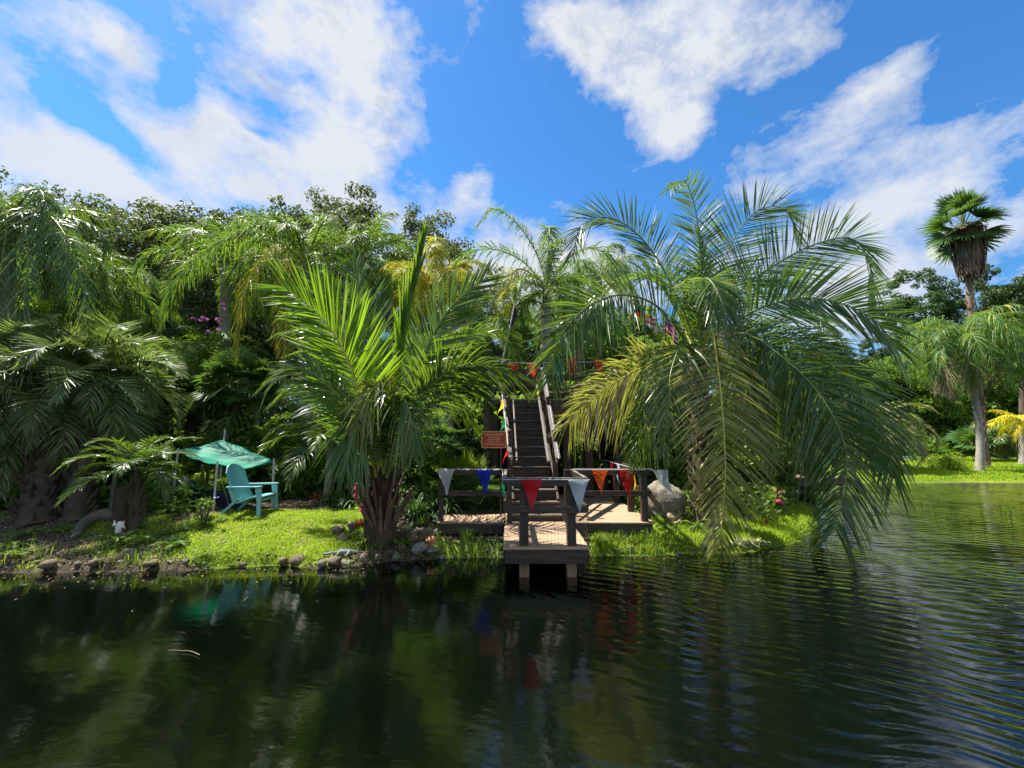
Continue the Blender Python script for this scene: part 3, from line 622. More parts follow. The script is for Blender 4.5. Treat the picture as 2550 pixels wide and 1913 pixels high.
lit_edge_strip((-.11, 5.67), (-.11, 7.04), RT-.002, .05); lit_edge_strip((1.08, 5.67), (1.08, 7.04), RT-.002, .05)
def mesh_panel(a, b, z0, z1, sp=.05):
    a = np.array(a, float); b = np.array(b, float); L = np.linalg.norm(b-a); mb = MB(); n = int(L/sp)
    for i in range(n+1):
        p = a+(b-a)*i/n; mb.tube([[p[0], p[1], z0], [p[0], p[1], z1]], .0014, 4, cap=False)
    z = z0
    while z < z1: mb.tube([[a[0], a[1], z], [b[0], b[1], z]], .0013, 4, cap=False); z += sp*2
    build('wire_mesh', mb, 'wire', deck)
mesh_panel((-.12, 5.607), (1.07, 5.607), ZD-.01, ZD+.47); mesh_panel((-1.34, 7.117), (-.15, 7.117), ZD, ZD+.5); mesh_panel((1.102, 5.68), (1.102, 7.0), ZD, ZD+.47)

# ------------------------------------------------------------------ bunting
def pennant(mb_name, parent, p, u, col, wd=.30, ht=.46, sag=None, tip=(0, 0, 0), seed=0):
    """hanging triangle: p top left, u unit vector along the string"""
    R = np.random.RandomState(seed); tip = np.array(tip, float)+R.normal(0, .02, 3); p = np.array(p, float); u = np.array(u, float); u /= np.linalg.norm(u); nr = np.cross(u, [0, 0, 1.0]); V = []; k = 7; tip = np.array(tip, float)
    for j in range(k+1):
        s = j/k; half = (1-s)
        for i in range(5):
            q = (i/4-.5)*half+.5; wv = .034*math.sin(q*7+s*3+seed)*(1-.3*s)+.022*math.sin(s*6+seed)
            V.append(p+u*(q*wd)+np.array([0, 0, -ht*s])+nr*wv*min(1, s*3)+tip*s**1.6)
    Fs = [(j*5+i, j*5+i+1, (j+1)*5+i+1, (j+1)*5+i) for j in range(k) for i in range(4)]
    mb = MB(); mb.add(V, Fs, 0, None, True); o = build('pennant', mb, 'cloth_'+col, parent); o['label'] = col+' triangular pennant'; return o
bl = thing('pennant_bunting', (.5, 5.58, RT), 'string of coloured pennants tied along the front railings of the lower deck', 'bunting'); bl['warp'] = 1
zz = RT-.02
sp = [(-1.39, 7.10, zz), (-.17, 7.10, zz), (-.14, 5.60, zz-.005), (1.11, 5.60, zz-.005), (1.125, 7.10, zz), (2.58, 7.10, zz)]
mb = MB(); mb.tube(sp, .006, 5); build('string', mb, 'string_white', bl)
for (x, y, u, col, kw) in ((-1.36, 7.085, (1, 0, 0), 'white', {}), (-.655, 7.085, (1, 0, 0), 'blue', {}), (.13, 5.585, (1, 0, 0), 'red', {}), (.80, 5.585, (1, 0, 0), 'white', {}),
                         (1.46, 7.085, (1, 0, 0), 'orange', dict(ht=.40)), (1.95, 7.085, (1, 0, 0), 'red', dict(ht=.50)), (2.56, 7.07, (1, .1, 0), 'white', dict(ht=.42, tip=(.20, -.05, 0)))):
    pennant('', bl, (x, y, zz), u, col, seed=int(x*10)+20, **kw)
pennant('', bl, (-.155, 6.2, zz), (0, 1, 0), 'green', tip=(.04, 0, 0)); pennant('', bl, (1.14, 6.1, zz), (0, 1, 0), 'blue', tip=(0, 0, 0), seed=5)
bb = thing('pennant_bunting', (2.45, 8.0, RT), 'string of pennants hanging inside the right side railing of the deck', 'bunting'); bb['warp'] = 1
mb = MB(); mb.tube([(2.38, 7.3, zz-.01), (2.38, 10.7, zz-.01)], .006, 5); build('string', mb, 'string_white', bb)
for y, c in ((7.75, 'yellow'), (8.9, 'white'), (9.5, 'red'), (10.2, 'green')): pennant('', bb, (2.37, y, zz-.01), (.45, 1, 0) if c == 'yellow' else (0, 1, 0), c, seed=int(y*3))

# ------------------------------------------------------------------ staircase
stair = thing('staircase', (.45, 7.2, ZD), 'steep dark timber staircase climbing from the lower deck to the upper deck', 'staircase'); stair['warp'] = 1
NS = 12
def sx(y): return .445-.05*(y-7.45)          # staircase runs slightly to the left as it climbs
for k in range(NS):
    z = .555+.2*k; y = 7.19+.266*k; wd = .47 if k < 3 else .40; c = sx(y)
    mb = MB(); mb.box(c-wd, c+wd, y, y+.285, z-.036, z); bevel(build('tread', mb, 'wood_brown' if k < 3 else 'wood_dark', stair), .006)
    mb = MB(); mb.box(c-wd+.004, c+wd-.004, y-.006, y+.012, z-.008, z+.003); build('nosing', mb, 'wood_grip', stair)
    mb = MB(); mb.box(c-wd+.01, c+wd-.01, y+.03, y+.048, z-.20+.002, z-.038); build('riser', mb, 'wood_dark', stair)
for s_ in (-1, 1):
    a = np.array([sx(7.3)+s_*.43, 7.62, .70]); b = np.array([sx(10.3)+s_*.43, 10.42, 2.80]); bar('stringer', a, b, .045, .26, 'wood_dark_y', stair)
def newel(x, y, z0, z1, w=.10):
    mb = MB(); mb.box(x-w/2, x+w/2, y-w/2, y+w/2, z0, z1-.26)
    pr = [(w*.5, z1-.26), (w*.5, z1-.20), (w*.40, z1-.19), (w*.52, z1-.175), (w*.52, z1-.155), (w*.40, z1-.14), (w*.52, z1-.125), (w*.52, z1-.105), (w*.40, z1-.095), (w*.55, z1-.07), (w*.5, z1-.01), (w*.2, z1)]
    mb.tube([(x, y, z) for r, z in pr], [r for r, z in pr], 16); build('newel_post', mb, 'wood_dark_v', stair)
for (y, z0, z1) in ((7.98, .5, 2.13), (9.02, 1.6, 2.90), (10.30, 2.3, 3.95)):
    for s_ in (-1, 1): newel(sx(y)+s_*.455, y, z0, z1)
def handrail(pts, w=.085, h=.035, m_='wood_grip'):
    for a, b in zip(pts[:-1], pts[1:]): bar('handrail', a, b, w, h, m_, stair, .004)
handrail([at(1272, 1140, 7.95), at(1252, 985, 9.9)]); bar('handrail', at(1274, 1150, 7.96), at(1255, 992, 9.9), .04, .14, 'wood_grip', stair, .004)
bar('handrail', at(1390, 1142, 7.9), at(1347, 893, 10.6), .09, .035, 'wood_grip', stair, .004); bar('handrail', at(1388, 1149, 7.93), at(1345, 902, 10.6), .035, .12, 'wood_grip', stair, .004)
bar('handrail', at(1366, 1150, 7.9), at(1337, 960, 10.2), .05, .05, 'wood_grip', stair, .004); bar('handrail', at(1287, 1148, 7.95), at(1277, 985, 10.1), .03, .05, 'wood_grip', stair, .004)
sb = thing('pennant_bunting', (-.15, 9, 2.2), 'pennants trailing down the two handrails of the staircase', 'bunting')
mb = MB(); mb.tube([at(1268, 1130, 7.9), at(1248, 960, 9.7)], .006, 5); mb.tube([at(1392, 1142, 7.86), at(1349, 893, 10.55)], .006, 5); build('string', mb, 'string_white', sb)
pl = lambda px, py, Y, u, col, **k: pennant('', sb, at(px, py, Y), u, col, **k)
pl(1256, 1000, 9.2, (-.25, 1, .2), 'yellow', wd=.45, ht=.40, tip=(-.15, 0, 0)); pl(1260, 1045, 8.7, (-.2, 1, .2), 'green', wd=.45, ht=.40, tip=(-.12, 0, 0)); pl(1267, 1112, 8.1, (-.12, 1, .15), 'red', wd=.42, ht=.42, tip=(-.12, 0, 0))
pl(1378, 1043, 8.9, (-.06, 1, .4), 'orange', wd=.5, ht=.30, tip=(.30, -.1, -.02)); pl(1338, 972, 9.6, (.3, 1, .4), 'yellow', wd=.15, ht=.2)

# ------------------------------------------------------------------ upper deck
ud = thing('upper_deck', (1.1, 11.4, 0), 'raised dark timber upper deck on tall posts behind the staircase', 'deck')
ZU = 2.95
mb = MB(); boards(mb, -.55, 3.0, 10.42, 13.2, ZU, 'x'); bevel(build('floor', mb, 'wood_deck', ud), .004, 1)
bar('beam', (.80, 10.44, ZU-.16), (3.0, 10.44, ZU-.16), .05, .24, 'wood_dark', ud); bar('beam', (-.55, 10.40, ZU-.10), (.78, 10.40, ZU-.10), .04, .13, 'wood_dark', ud)
bar('beam', (.82, 10.50, ZU-.36), (2.95, 10.50, ZU-.36), .10, .15, 'wood_dark', ud); bar('beam', (-.5, 13.1, ZU-.2), (3, 13.1, ZU-.2), .1, .24, 'wood_dark', ud)
for i in range(9): bar('joist', (-.4+i*.42, 10.48, ZU-.11), (-.4+i*.42, 13.1, ZU-.11), .04, .14, 'wood_dark_y', ud, .003)
for (x, y) in ((1.42, 10.55), (1.98, 10.55), (2.72, 10.55), (-.45, 10.55), (-.45, 13), (1.4, 13), (2.9, 13), (2.2, 11.9)):
    mb = MB(); w_ = .10; mb.box(x-w_, x+w_, y-w_, y+w_, -.1, ZU-.45); bevel(build('post', mb, 'wood_dark_v', ud), .008)
for z in (ZU+.98, ZU+.55, ZU+.12):
    bar('railing', (.86, 10.47, z), (3.0, 10.47, z), .04, .09, 'wood_dark', ud); bar('railing', (-.5, 13.1, z), (3.0, 13.1, z), .04, .12, 'wood_brown', ud)
    bar('railing', (3.0, 10.5, z), (3.0, 13.1, z), .04, .09, 'wood_dark_y', ud); bar('railing', (-.52, 10.5, z), (-.52, 13.1, z), .04, .09, 'wood_dark_y', ud)
for i in range(9):
    x = .9+i*.262; mb = MB(); mb.box(x-.02, x+.02, 10.50, 10.535, ZU+.05, ZU+1.0); build('baluster', mb, 'wood_brown', ud)
for x in (-.5, 3.0):
    mb = MB(); mb.box(x-.05, x+.05, 10.42, 10.52, ZU, ZU+1.1); build('post', mb, 'wood_dark_v', ud)
bench = thing('slatted_bench', (.25, 11.6, ZU), 'brown slatted bench on the upper deck at the head of the stairs', 'bench')
mb = MB()
for i in range(5): mb.box(-.35, .85, 11.35+i*.0, 11.39, ZU+.42+i*.11, ZU+.51+i*.11)
build('backrest', mb, 'wood_brown', bench)
mb = MB()
for i in range(4): mb.box(-.35, .85, 11.42+i*.11, 11.52+i*.11, ZU+.40, ZU+.43)
build('seat', mb, 'wood_brown', bench)
for x in (-.33, .80):
    for y in (11.36, 11.78): mb = MB(); mb.box(x, x+.05, y, y+.05, ZU+.005, ZU+.398); build('leg', mb, 'wood_brown', bench)
pipe = MB(); a = at(1372, 1037, 10.2); b = at(1503, 1037, 10.2); kk = 13
P = a+(b-a)*np.linspace(0, 1, kk)[:, None]; pipe.tube(P, [.042 if i % 3 else .047 for i in range(kk)], 12)
tag(build('bamboo_pole', pipe, 'bamboo_yellow'), 'yellow bamboo pole slung under the front beam of the upper deck', 'pole')

def text(body, size, loc, mat, parent=None, name='lettering', sx_=1.0, shear=0.0, ext=.002, offset=0.0, align='CENTER'):
    cu = bpy.data.curves.new(name, 'FONT'); cu.body = body; cu.size = size; cu.align_x = align; cu.align_y = 'CENTER'; cu.extrude = ext; cu.shear = shear; cu.offset = offset; cu.space_character = 1.02
    to = bpy.data.objects.new('tmp', cu); COL.objects.link(to); dg = bpy.context.evaluated_depsgraph_get(); dg.update()
    me = bpy.data.meshes.new_from_object(to.evaluated_get(dg)); me.name = name; bpy.data.objects.remove(to)
    o = bpy.data.objects.new(name, me); COL.objects.link(o); me.materials.clear(); me.materials.append(MATS[mat])
    loc = np.array(loc, float)
    if parent is not None: loc = loc-np.array(parent.matrix_basis.translation); o.parent = parent
    o.location = tuple(loc); o.rotation_euler = (math.pi/2, 0, 0); o.scale = (sx_, 1, 1); return o
def rrect(mb, c, w_, h_, y0, y1, r, mat=0, k=6):
    pts = []
    for (cx, cz, a0) in ((w_/2-r, h_/2-r, 0), (-w_/2+r, h_/2-r, 90), (-w_/2+r, -h_/2+r, 180), (w_/2-r, -h_/2+r, 270)):
        for i in range(k+1): a = rad(a0+90*i/k); pts.append((c[0]+cx+r*math.cos(a), c[2]+cz+r*math.sin(a)))
    n = len(pts); V = [(x, y0, z) for x, z in pts]+[(x, y1, z) for x, z in pts]+[(c[0], y0, c[2]), (c[0], y1, c[2])]; Fs = []
    for i in range(n): j = (i+1) % n; Fs += [(i, j, 2*n, 2*n), (n+j, n+i, 2*n+1, 2*n+1), (j, i, n+i, n+j)]
    mb.add(V, Fs, mat)
# safety sign
c = at(1230, 1095, 8.1); sw, sh = 61/123.0, 41/123.0
sg = thing('warning_sign', (c[0], c[1], c[2]), 'maroon sign with gold border and lettering left of the staircase', 'sign')
mb = MB(); rrect(mb, c, sw, sh, c[1], c[1]+.015, .035); build('sign_border', mb, 'sign_gold', sg)
mb = MB(); rrect(mb, c, sw-.035, sh-.035, c[1]-.004, c[1]-.001, .025); build('sign_panel', mb, 'sign_red', sg)
for body, sz, dz, xs_, shr in (('FOR YOUR SAFETY', .062, .098, .72, 0), ('No more than', .042, .046, .95, .35), ('people past this', .042, .006, .95, .35), ('point at a time.', .042, -.036, .95, .35), ('STAY WITHIN RAILINGS', .052, -.094, .67, 0)):
    text(body, sz, (c[0], c[1]-.006, c[2]+dz), 'sign_gold', sg, 'lettering', xs_, shr, .001, .0012)
mb = MB(); mb.box(c[0]+.12, c[0]+.16, c[1]+.03, c[1]+.07, ZD, c[2]+.1); build('sign_post', mb, 'wood_dark_v', sg)
# orange board
a = at(1408, 1029, 10.28); b = at(1478, 1029, 10.28); c = (a+b)/2; wd = b[0]-a[0]
og = thing('name_board', tuple(c), 'narrow orange board with yellow lettering on the beam above the bamboo pole', 'sign')
mb = MB(); mb.box(a[0], b[0], c[1], c[1]+.02, c[2]-.052, c[2]+.052); build('board', mb, 'sign_orange', og)
text('C', .10, (a[0]+.06, c[1]-.003, c[2]-.002), 'sign_yellow', og, 'lettering', 1, 0, .001); text('TERSEE', .10, (b[0]-.20, c[1]-.003, c[2]-.002), 'sign_yellow', og, 'lettering', .95, 0, .001)
# upper bunting
ub = thing('pennant_bunting', (1.4, 10.4, ZU+1), 'string of pennants hanging along the upper deck front railing', 'bunting')
mb = MB(); mb.tube([(-.5, 10.36, ZU+.98), (.3, 10.36, ZU+.93), (3.0, 10.38, ZU+.98)], .006, 5); build('string', mb, 'string_white', ub)
for px, py, col in ((1263, 905, 'red'), (1312, 905, 'orange'), (1378, 900, 'green'), (1406, 893, 'red'), (1478, 896, 'orange'), (1528, 900, 'yellow')):
    q = at(px, py, 10.33); pennant('', ub, q, (1, 0, 0), col, wd=.32, ht=.46, seed=px)
for px, py, col in ((1638, 915, 'blue'), (1672, 960, 'blue'), (1560, 930, 'yellow')):
    q = at(px, py, 10.4); pennant('', ub, q, (.6, .8, 0), col, wd=.3, ht=.45, seed=px)
# flags on poles
def flagpole(name, base, top, label, cloth):
    r_ = thing(name, base, label, 'flag', None); mb = MB(); mb.tube([base, top], [.022, .016], 8); build('pole', mb, 'pole_white' if cloth == 'black' else 'wood_dark_v', r_); return r_
def cloth(parent, p, cols, w_, h_, droop=.5, stripes='h', seed=0, name='flag_cloth', d=(1, 0, 0)):
    """hung flag: p is its top hoist corner, sagging under its own weight; cols per stripe"""
    nx_, ny_ = 12, len(cols)*2; V = []; d = np.array(d, float)
    for j in range(ny_+1):
        for i in range(nx_+1):
            u = i/nx_; v = j/ny_; V.append(np.array(p)+d*w_*u*(1-droop*.45)+np.array([0, .07*math.sin(u*11+seed+v*2)*u**.5, -h_*v-w_*droop*u*.9]))
    for s_i, colr in enumerate(cols):
        mb = MB(); rows = range(s_i*2, s_i*2+2); Fs = [(j*(nx_+1)+i, j*(nx_+1)+i+1, (j+1)*(nx_+1)+i+1, (j+1)*(nx_+1)+i) for j in rows for i in range(nx_)]
        mb.add(V, Fs, 0, None, True); o = build('stripe', mb, 'cloth_'+colr, parent); o['label'] = colr+' stripe of the flag'
    return V
Yf = 12.6
f1 = flagpole('flag', at(1250, 905, 10.7), at(1283, 752, 10.7), 'black flag furled on a leaning white pole beside the stair head', 'black')
mb = MB(); q = at(1282, 760, 10.7); q2 = at(1268, 812, 10.7)
V = [q, q+[.06, .03, -.12], q+[.07, .0, -.30], q2+[.10, .05, .0], q2+[.02, .02, -.05], q2+[-.02, 0, .12], q+[-.06, .03, -.25]]
mb.add(V, [(0, 1, 2, 6), (6, 2, 3, 5), (5, 3, 4, 4)], 0); build('flag_cloth', mb, 'cloth_black', f1)
f2 = flagpole('flag', at(1578, 1000, Yf), at(1580, 755, Yf), 'black red and gold striped flag hanging behind the big palm', 'dark'); cloth(f2, at(1580, 762, Yf), ['black', 'red', 'yellow'], .38, .50, .25, seed=2)
f3 = flagpole('flag', at(1655, 1000, Yf), at(1657, 770, Yf), 'stars and stripes flag hanging between the palm fronds', 'dark')
V = cloth(f3, at(1655, 776, Yf), ['red', 'white', 'red', 'white', 'red', 'white', 'red'], .62, .62, .95, seed=4)
mb = MB(); VV = np.array(V)-[0, .004, 0]; n_ = 13; Fs = [(j*n_+i, j*n_+i+1, (j+1)*n_+i+1, (j+1)*n_+i) for j in range(8) for i in range(5)]; mb.add(VV, Fs, 0, None, True); build('canton', mb, 'cloth_navy', f3)
mb = MB()
for j in range(4):
    for i in range(5): q = VV[(2*j+1)*n_+i]+[0.01, -.006, 0]; a_ = np.linspace(0, 2*np.pi, 11)[:-1]; rr = np.where(np.arange(10) % 2, .010, .026); pts = [q+[r*math.sin(t_), 0, r*math.cos(t_)] for r, t_ in zip(rr, a_)]; mb.add([q]+pts, [(0, k+1, (k+1) % 10+1, (k+1) % 10+1) for k in range(10)])
build('stars', mb, 'cloth_white', f3)
f4 = flagpole('flag', at(1605, 1000, Yf+.3), at(1606, 782, Yf+.3), 'orange and white striped flag between the other two hanging flags', 'dark'); cloth(f4, at(1606, 785, Yf+.3), ['orange', 'white', 'orange', 'white'], .45, .34, .35, seed=7)

# ================================================================== chair
CX, CY = -5.20, 8.15; CZ = Hs(CX, CY)
chair = thing('garden_chair', (CX, CY, CZ), 'sea green moulded plastic slatted garden chair on the lawn beside the tarp', 'chair')
def lp(pts): return [np.array([CX, CY, CZ])+np.array(p) for p in pts]
def slab(name, ring, th, axis, parent=chair, mat='chair_plastic', bv=.008):
    ring = np.array(ring, float); ax = np.array(axis, float)*th; n = len(ring); V = np.vstack([ring, ring+ax, ring.mean(0)[None], (ring+ax).mean(0)[None]]); Fs = []
    for i in range(n): j = (i+1) % n; Fs += [(j, i, 2*n, 2*n), (n+i, n+j, 2*n+1, 2*n+1), (i, j, n+j, n+i)]
    mb = MB(); mb.add(V+[CX, CY, CZ], Fs); return bevel(build(name, mb, mat, parent), bv)
# local frame: x to the sitter's front, y to his left
n_sl = 7
for i in range(n_sl):
    u0 = (i-n_sl/2)/n_sl; u1 = (i+1-n_sl/2)/n_sl-.013; mb = MB(); V = []; k = 15
    for j in range(k+1):
        s = j/k; wtop = .27*math.sqrt(max(0, 1-((s-.62)/.40)**2))/.27 if s > .62 else 1
        hw = (.21+.09*sm(np.array(s/.6)).item())
        for u in (u0, u1):
            y = 2*u*hw*.98; lim = hw if s < .62 else hw*wtop; zz_ = .26+.74*s
            top = .26+.74*(.66+.36*math.sqrt(max(0, 1-(y/(.315))**2)))
            z_ = .26+(top-.26)*s; x_ = -.10-.30*s-.03*math.sin(s*3.1)+.10*(abs(y)/.3)**2*1.0
            V += [(x_, y, z_), (x_-.018, y, z_)]
    V = np.array(V).reshape(-1, 3); Fs = []
    for j in range(k):
        a = j*4; b_ = a+4; Fs += [(a, a+2, b_+2, b_), (a+1, b_+1, b_+3, a+3), (a, b_, b_+1, a+1), (a+2, a+3, b_+3, b_+2)]
    Fs += [(0, 1, 3, 2), (k*4, k*4+2, k*4+3, k*4+1)]
    mb.add(V+[CX, CY, CZ], Fs, 0, None, False); build('back_slat', mb, 'chair_plastic', chair)
slab('back_frame', [(-.145+.08, -.27, .30), (-.20, -.31, .55), (-.26, -.31, .58), (-.15, -.27, .24)], .56, (0, 1, 0))
mb = MB(); V = []; k = 10
for j in range(k+1):
    s = j/k; x = -.14+.56*s; z = .25+.13*sm(np.array(s/.8)).item()-(.03 if s > .92 else 0)
    V += [(x, -.25, z), (x, .25, z), (x, -.25, z-.03), (x, .25, z-.03)]
Fs = []
for j in range(k): a = 4*j; Fs += [(a, a+4, a+5, a+1), (a+2, a+3, a+7, a+6), (a, a+2, a+6, a+4), (a+1, a+5, a+7, a+3)]
Fs += [(0, 1, 3, 2), (k*4, k*4+2, k*4+3, k*4+1)]; mb.add(np.array(V)+[CX, CY, CZ], Fs); bevel(build('seat', mb, 'chair_plastic', chair), .006)
slab('apron', [(.40, -.26, .37), (.40, -.26, .27), (.40, .26, .27), (.40, .26, .37)], .02, (1, 0, 0))
for s_ in (-1, 1):
    y = s_*.30
    slab('armrest', [(-.30, y-.03, .545), (-.26, y+.05*s_, .545), (.34, y+.07*s_, .555), (.43, y+.03*s_, .555), (.44, y-.05*s_, .555), (-.2, y-.05*s_, .545)] if s_ > 0 else [(-.2, y+.05, .545), (.44, y+.05, .555), (.43, y-.03, .555), (.34, y-.07, .555), (-.26, y-.05, .545), (-.30, y+.03, .545)], .028, (0, 0, 1))
    slab('leg', [(.30, y, .545), (.43, y, .545), (.46, y+.02*s_, 0), (.385, y+.02*s_, 0), (.36, y, .25)], .035*s_, (0, -1, 0))
    slab('leg', [(-.02, y*.88, .32), (-.16, y*.88, .25), (-.42, y, 0), (-.36, y, 0), (-.20, y*.9, .15)], .035*s_, (0, -1, 0))
chair.rotation_euler = (0, 0, rad(0)); chair.scale = (.94, .94, .94)

# ================================================================== tarp shelter
TR = thing('tarp_canopy', (-5.9, 8.4, .5), 'green tarpaulin stretched between poles over the lawn beside the chair', 'canopy')
A = at(443, 1124, 8.9); B = at(558, 1096, 9.6); C_ = at(682, 1149, 9.0); D_ = at(541, 1156, 8.15)
V = []; n_ = 18
for j in range(n_+1):
    for i in range(n_+1):
        u = i/n_; v = j/n_; p_ = (A*(1-u)*(1-v)+B*u*(1-v)+C_*u*v+D_*(1-u)*v)
        edge = min(u, 1-u, v, 1-v); sagv = .12*math.sin(math.pi*u)*math.sin(math.pi*v)+.10*math.sin(math.pi*u)*(v**3)*1.2+.05*math.sin(math.pi*v)*((1-u)**4)
        wr = .012*math.sin(9*u+14*v)+.012*math.sin((u-v)*17)*math.exp(-6*abs(u-v)); V.append(p_+[0, 0, -sagv+wr])
mb = MB(); mb.add(V, [(j*(n_+1)+i, j*(n_+1)+i+1, (j+1)*(n_+1)+i+1, (j+1)*(n_+1)+i) for j in range(n_) for i in range(n_)], 0, None, True); o = build('tarpaulin', mb, 'tarp', TR)
md = o.modifiers.new('thick', 'SOLIDIFY'); md.thickness = .004
def polepart(top, foot, r, mat, knots=0, extra=.06):
    top = np.array(top); foot = np.array(foot); m_ = MB(); k = 14; tt = np.linspace(0, 1, k); P = foot+(top+[0, 0, extra]-foot)*tt[:, None]; rr = r*(1+.18*np.sin(np.arange(k)*2.7)) if knots else r; m_.tube(P, rr, 8); return build('pole', m_, mat, TR)
polepart(D_, (D_[0]+.01, D_[1], Hs(D_[0], D_[1])-.1), .019, 'pole_white', 1); polepart(C_, (C_[0]+.04, C_[1], Hs(C_[0], C_[1])-.1), .022, 'pole_white', 1); polepart(B, (B[0], B[1], .3), .02, 'pole_white', 0, .25)
polepart(at(504, 1158, 8.5), gat(503, 1262, .42), .03, 'wood_tan', 1, 0); polepart(at(517, 1160, 8.7), gat(515, 1258, .42), .026, 'wood_brown', 1, 0); polepart(A, (A[0], A[1], .3), .02, 'pole_white')
m_ = MB(); m_.tube([D_+[0, 0, .03], (D_+gat(575, 1278, .45))/2+[0, 0, .0], gat(575, 1278, .45)], .003, 4); m_.tube([C_, gat(735, 1215, .45)], .003, 4); build('guy_rope', m_, 'string_white', TR)
mb = MB(); a = at(425, 1172, 9.0); b = at(604, 1243, 8.5); a0_ = np.array([a[0], a[1], .35]); b0_ = np.array([b[0], b[1], .38]); n_ = 16; V = []
for i in range(n_+1):
    u = i/n_; tp = a+(b-a)*u+[0, 0, -.03*math.sin(u*3.14)]; bt = a0_+(b0_-a0_)*u
    for j in range(5): q = tp+(bt-tp)*j/4; V.append(q+[0, .03*math.sin(u*9+j), 0])
mb.add(V, [(i*5+j, i*5+j+1, i*5+j+6, i*5+j+5) for i in range(n_) for j in range(4)], 0, None, True); o = build('black_fabric_screen', mb, 'tarp_dark'); md = o.modifiers.new('t', 'SOLIDIFY'); md.thickness = .01
tag(o, 'low black fabric screen sloping down behind the tarp poles', 'screen')

# ================================================================== rocks
def rockmesh(c, r, seed, mb, sq=(1, 1, .7), mat=0, k=22):
    R = np.random.RandomState(seed); vs = []; seg, rg = k, k*2//3; ph0 = R.rand(3)*50; A_ = R.normal(size=(7, 3)); A_ /= np.linalg.norm(A_, axis=1)[:, None]; hcut = R.uniform(.66, .92, 7) if k == 40 else R.uniform(.52, .88, 7)
    for i in range(rg+1):
        ph = math.pi*i/rg
        for j in range(seg):
            th = 2*math.pi*j/seg; d = np.array([math.sin(ph)*math.cos(th), math.sin(ph)*math.sin(th), math.cos(ph)])
            s = 1.0
            for a_, h_ in zip(A_, hcut):
                q = d@a_
                if q*s > h_: s = h_/q
            s *= 1+(.16 if k == 40 else .26)*mnoise.noise(Vector(d*1.6+ph0))+.10*mnoise.noise(Vector(d*4.5+ph0)); vs.append(np.array(c)+d*s*r*np.array(sq))
    fs = [(i*seg+j, (i+1)*seg+j, (i+1)*seg+(j+1) % seg, i*seg+(j+1) % seg) for i in range(rg) for j in range(seg)]
    mb.add(vs, fs, mat, None, True)
rk = 0
def rock(px, py, wpx, hpx, z, mat, label, group=None, name='rock', depth=.9, k=20):
    """rock whose foot is seen at (px,py); wpx,hpx its apparent size"""
    global rk; rk += 1; p = gg(px, py, z); z = p[2]; s = F/p[1]; r = wpx/s/2; hh = hpx/s/2; low = k == 12; mb = MB(); r = r*(.78 if low else 1); rockmesh((p[0], p[1]+r*.5, z+hh*(.25 if low else .7)), r, 100+rk, mb, (1, depth, hh/r*1.1), 0, k)
    return tag(build(name, mb, mat), label, 'rock', group)
rock(1666, 1292, 112, 92, .40, 'rock_boulder', 'large squared grey boulder on the bank right of the deck', name='boulder', depth=.8, k=40)
G1 = 'rocks heaped at the left corner of the deck'
rock(1068, 1328, 22, 26, .36, 'rock_brown', 'upright brown rock topmost in the heap at the left deck corner', G1)
rock(1042, 1335, 26, 22, .30, 'rock_brown', 'dark brown rock left of the upright one in the heap by the deck', G1)
rock(1078, 1338, 34, 22, .28, 'rock_grey', 'grey rock touching the deck corner post', G1)
rock(1055, 1345, 40, 34, .22, 'rock_brown', 'broad dark rock in the middle of the heap by the deck', G1)
rock(1022, 1350, 30, 36, .22, 'rock_brown', 'brown rock at the left end of the heap by the deck', G1)
rock(1072, 1362, 28, 26, .14, 'rock_rust', 'rounded rust coloured rock in the heap by the deck', G1)
rock(1042, 1380, 42, 28, .08, 'rock_grey', 'grey rock at the waterline below the heap by the deck', G1)
rock(1075, 1378, 36, 15, .08, 'rock_grey', 'flat pale rock at the waterline below the rust coloured rock', G1)
rock(876, 1322, 28, 30, .34, 'rock_brown', 'rounded brown rock left of the foreground palm trunk')
rock(838, 1330, 34, 22, .30, 'rock_brown', 'low brown rock left of the rounded one by the foreground palm')
rock(850, 1346, 34, 16, .24, 'rock_brown', 'long low rock on the lawn edge just above the alligator statue')
rock(884, 1262, 52, 40, .45, 'rock_grey', 'sloping grey rock behind the foreground palm trunk', depth=.8)
rock(770, 1222, 46, 42, .47, 'stone_white', 'white rounded stone leaning on the grey palm trunk')
rock(740, 1216, 34, 22, .47, 'rock_brown', 'tan rock left of the white rounded stone'); rock(717, 1218, 26, 20, .47, 'rock_brown', 'small tan rock left of two others near the grey trunk')
rock(734, 1204, 30, 16, .50, 'rock_rust', 'reddish rock resting behind the tan rocks'); rock(795, 1225, 28, 22, .47, 'rock_grey', 'dark rock right of the grey palm trunk base')
rock(316, 1388, 40, 20, .13, 'rock_grey', 'flat pale stone near the water on the shaded left bank'); rock(430, 1276, 34, 18, .42, 'rock_brown', 'brown rock at the foot of the black fabric screen')
G2 = 'small stones along the pond edge'
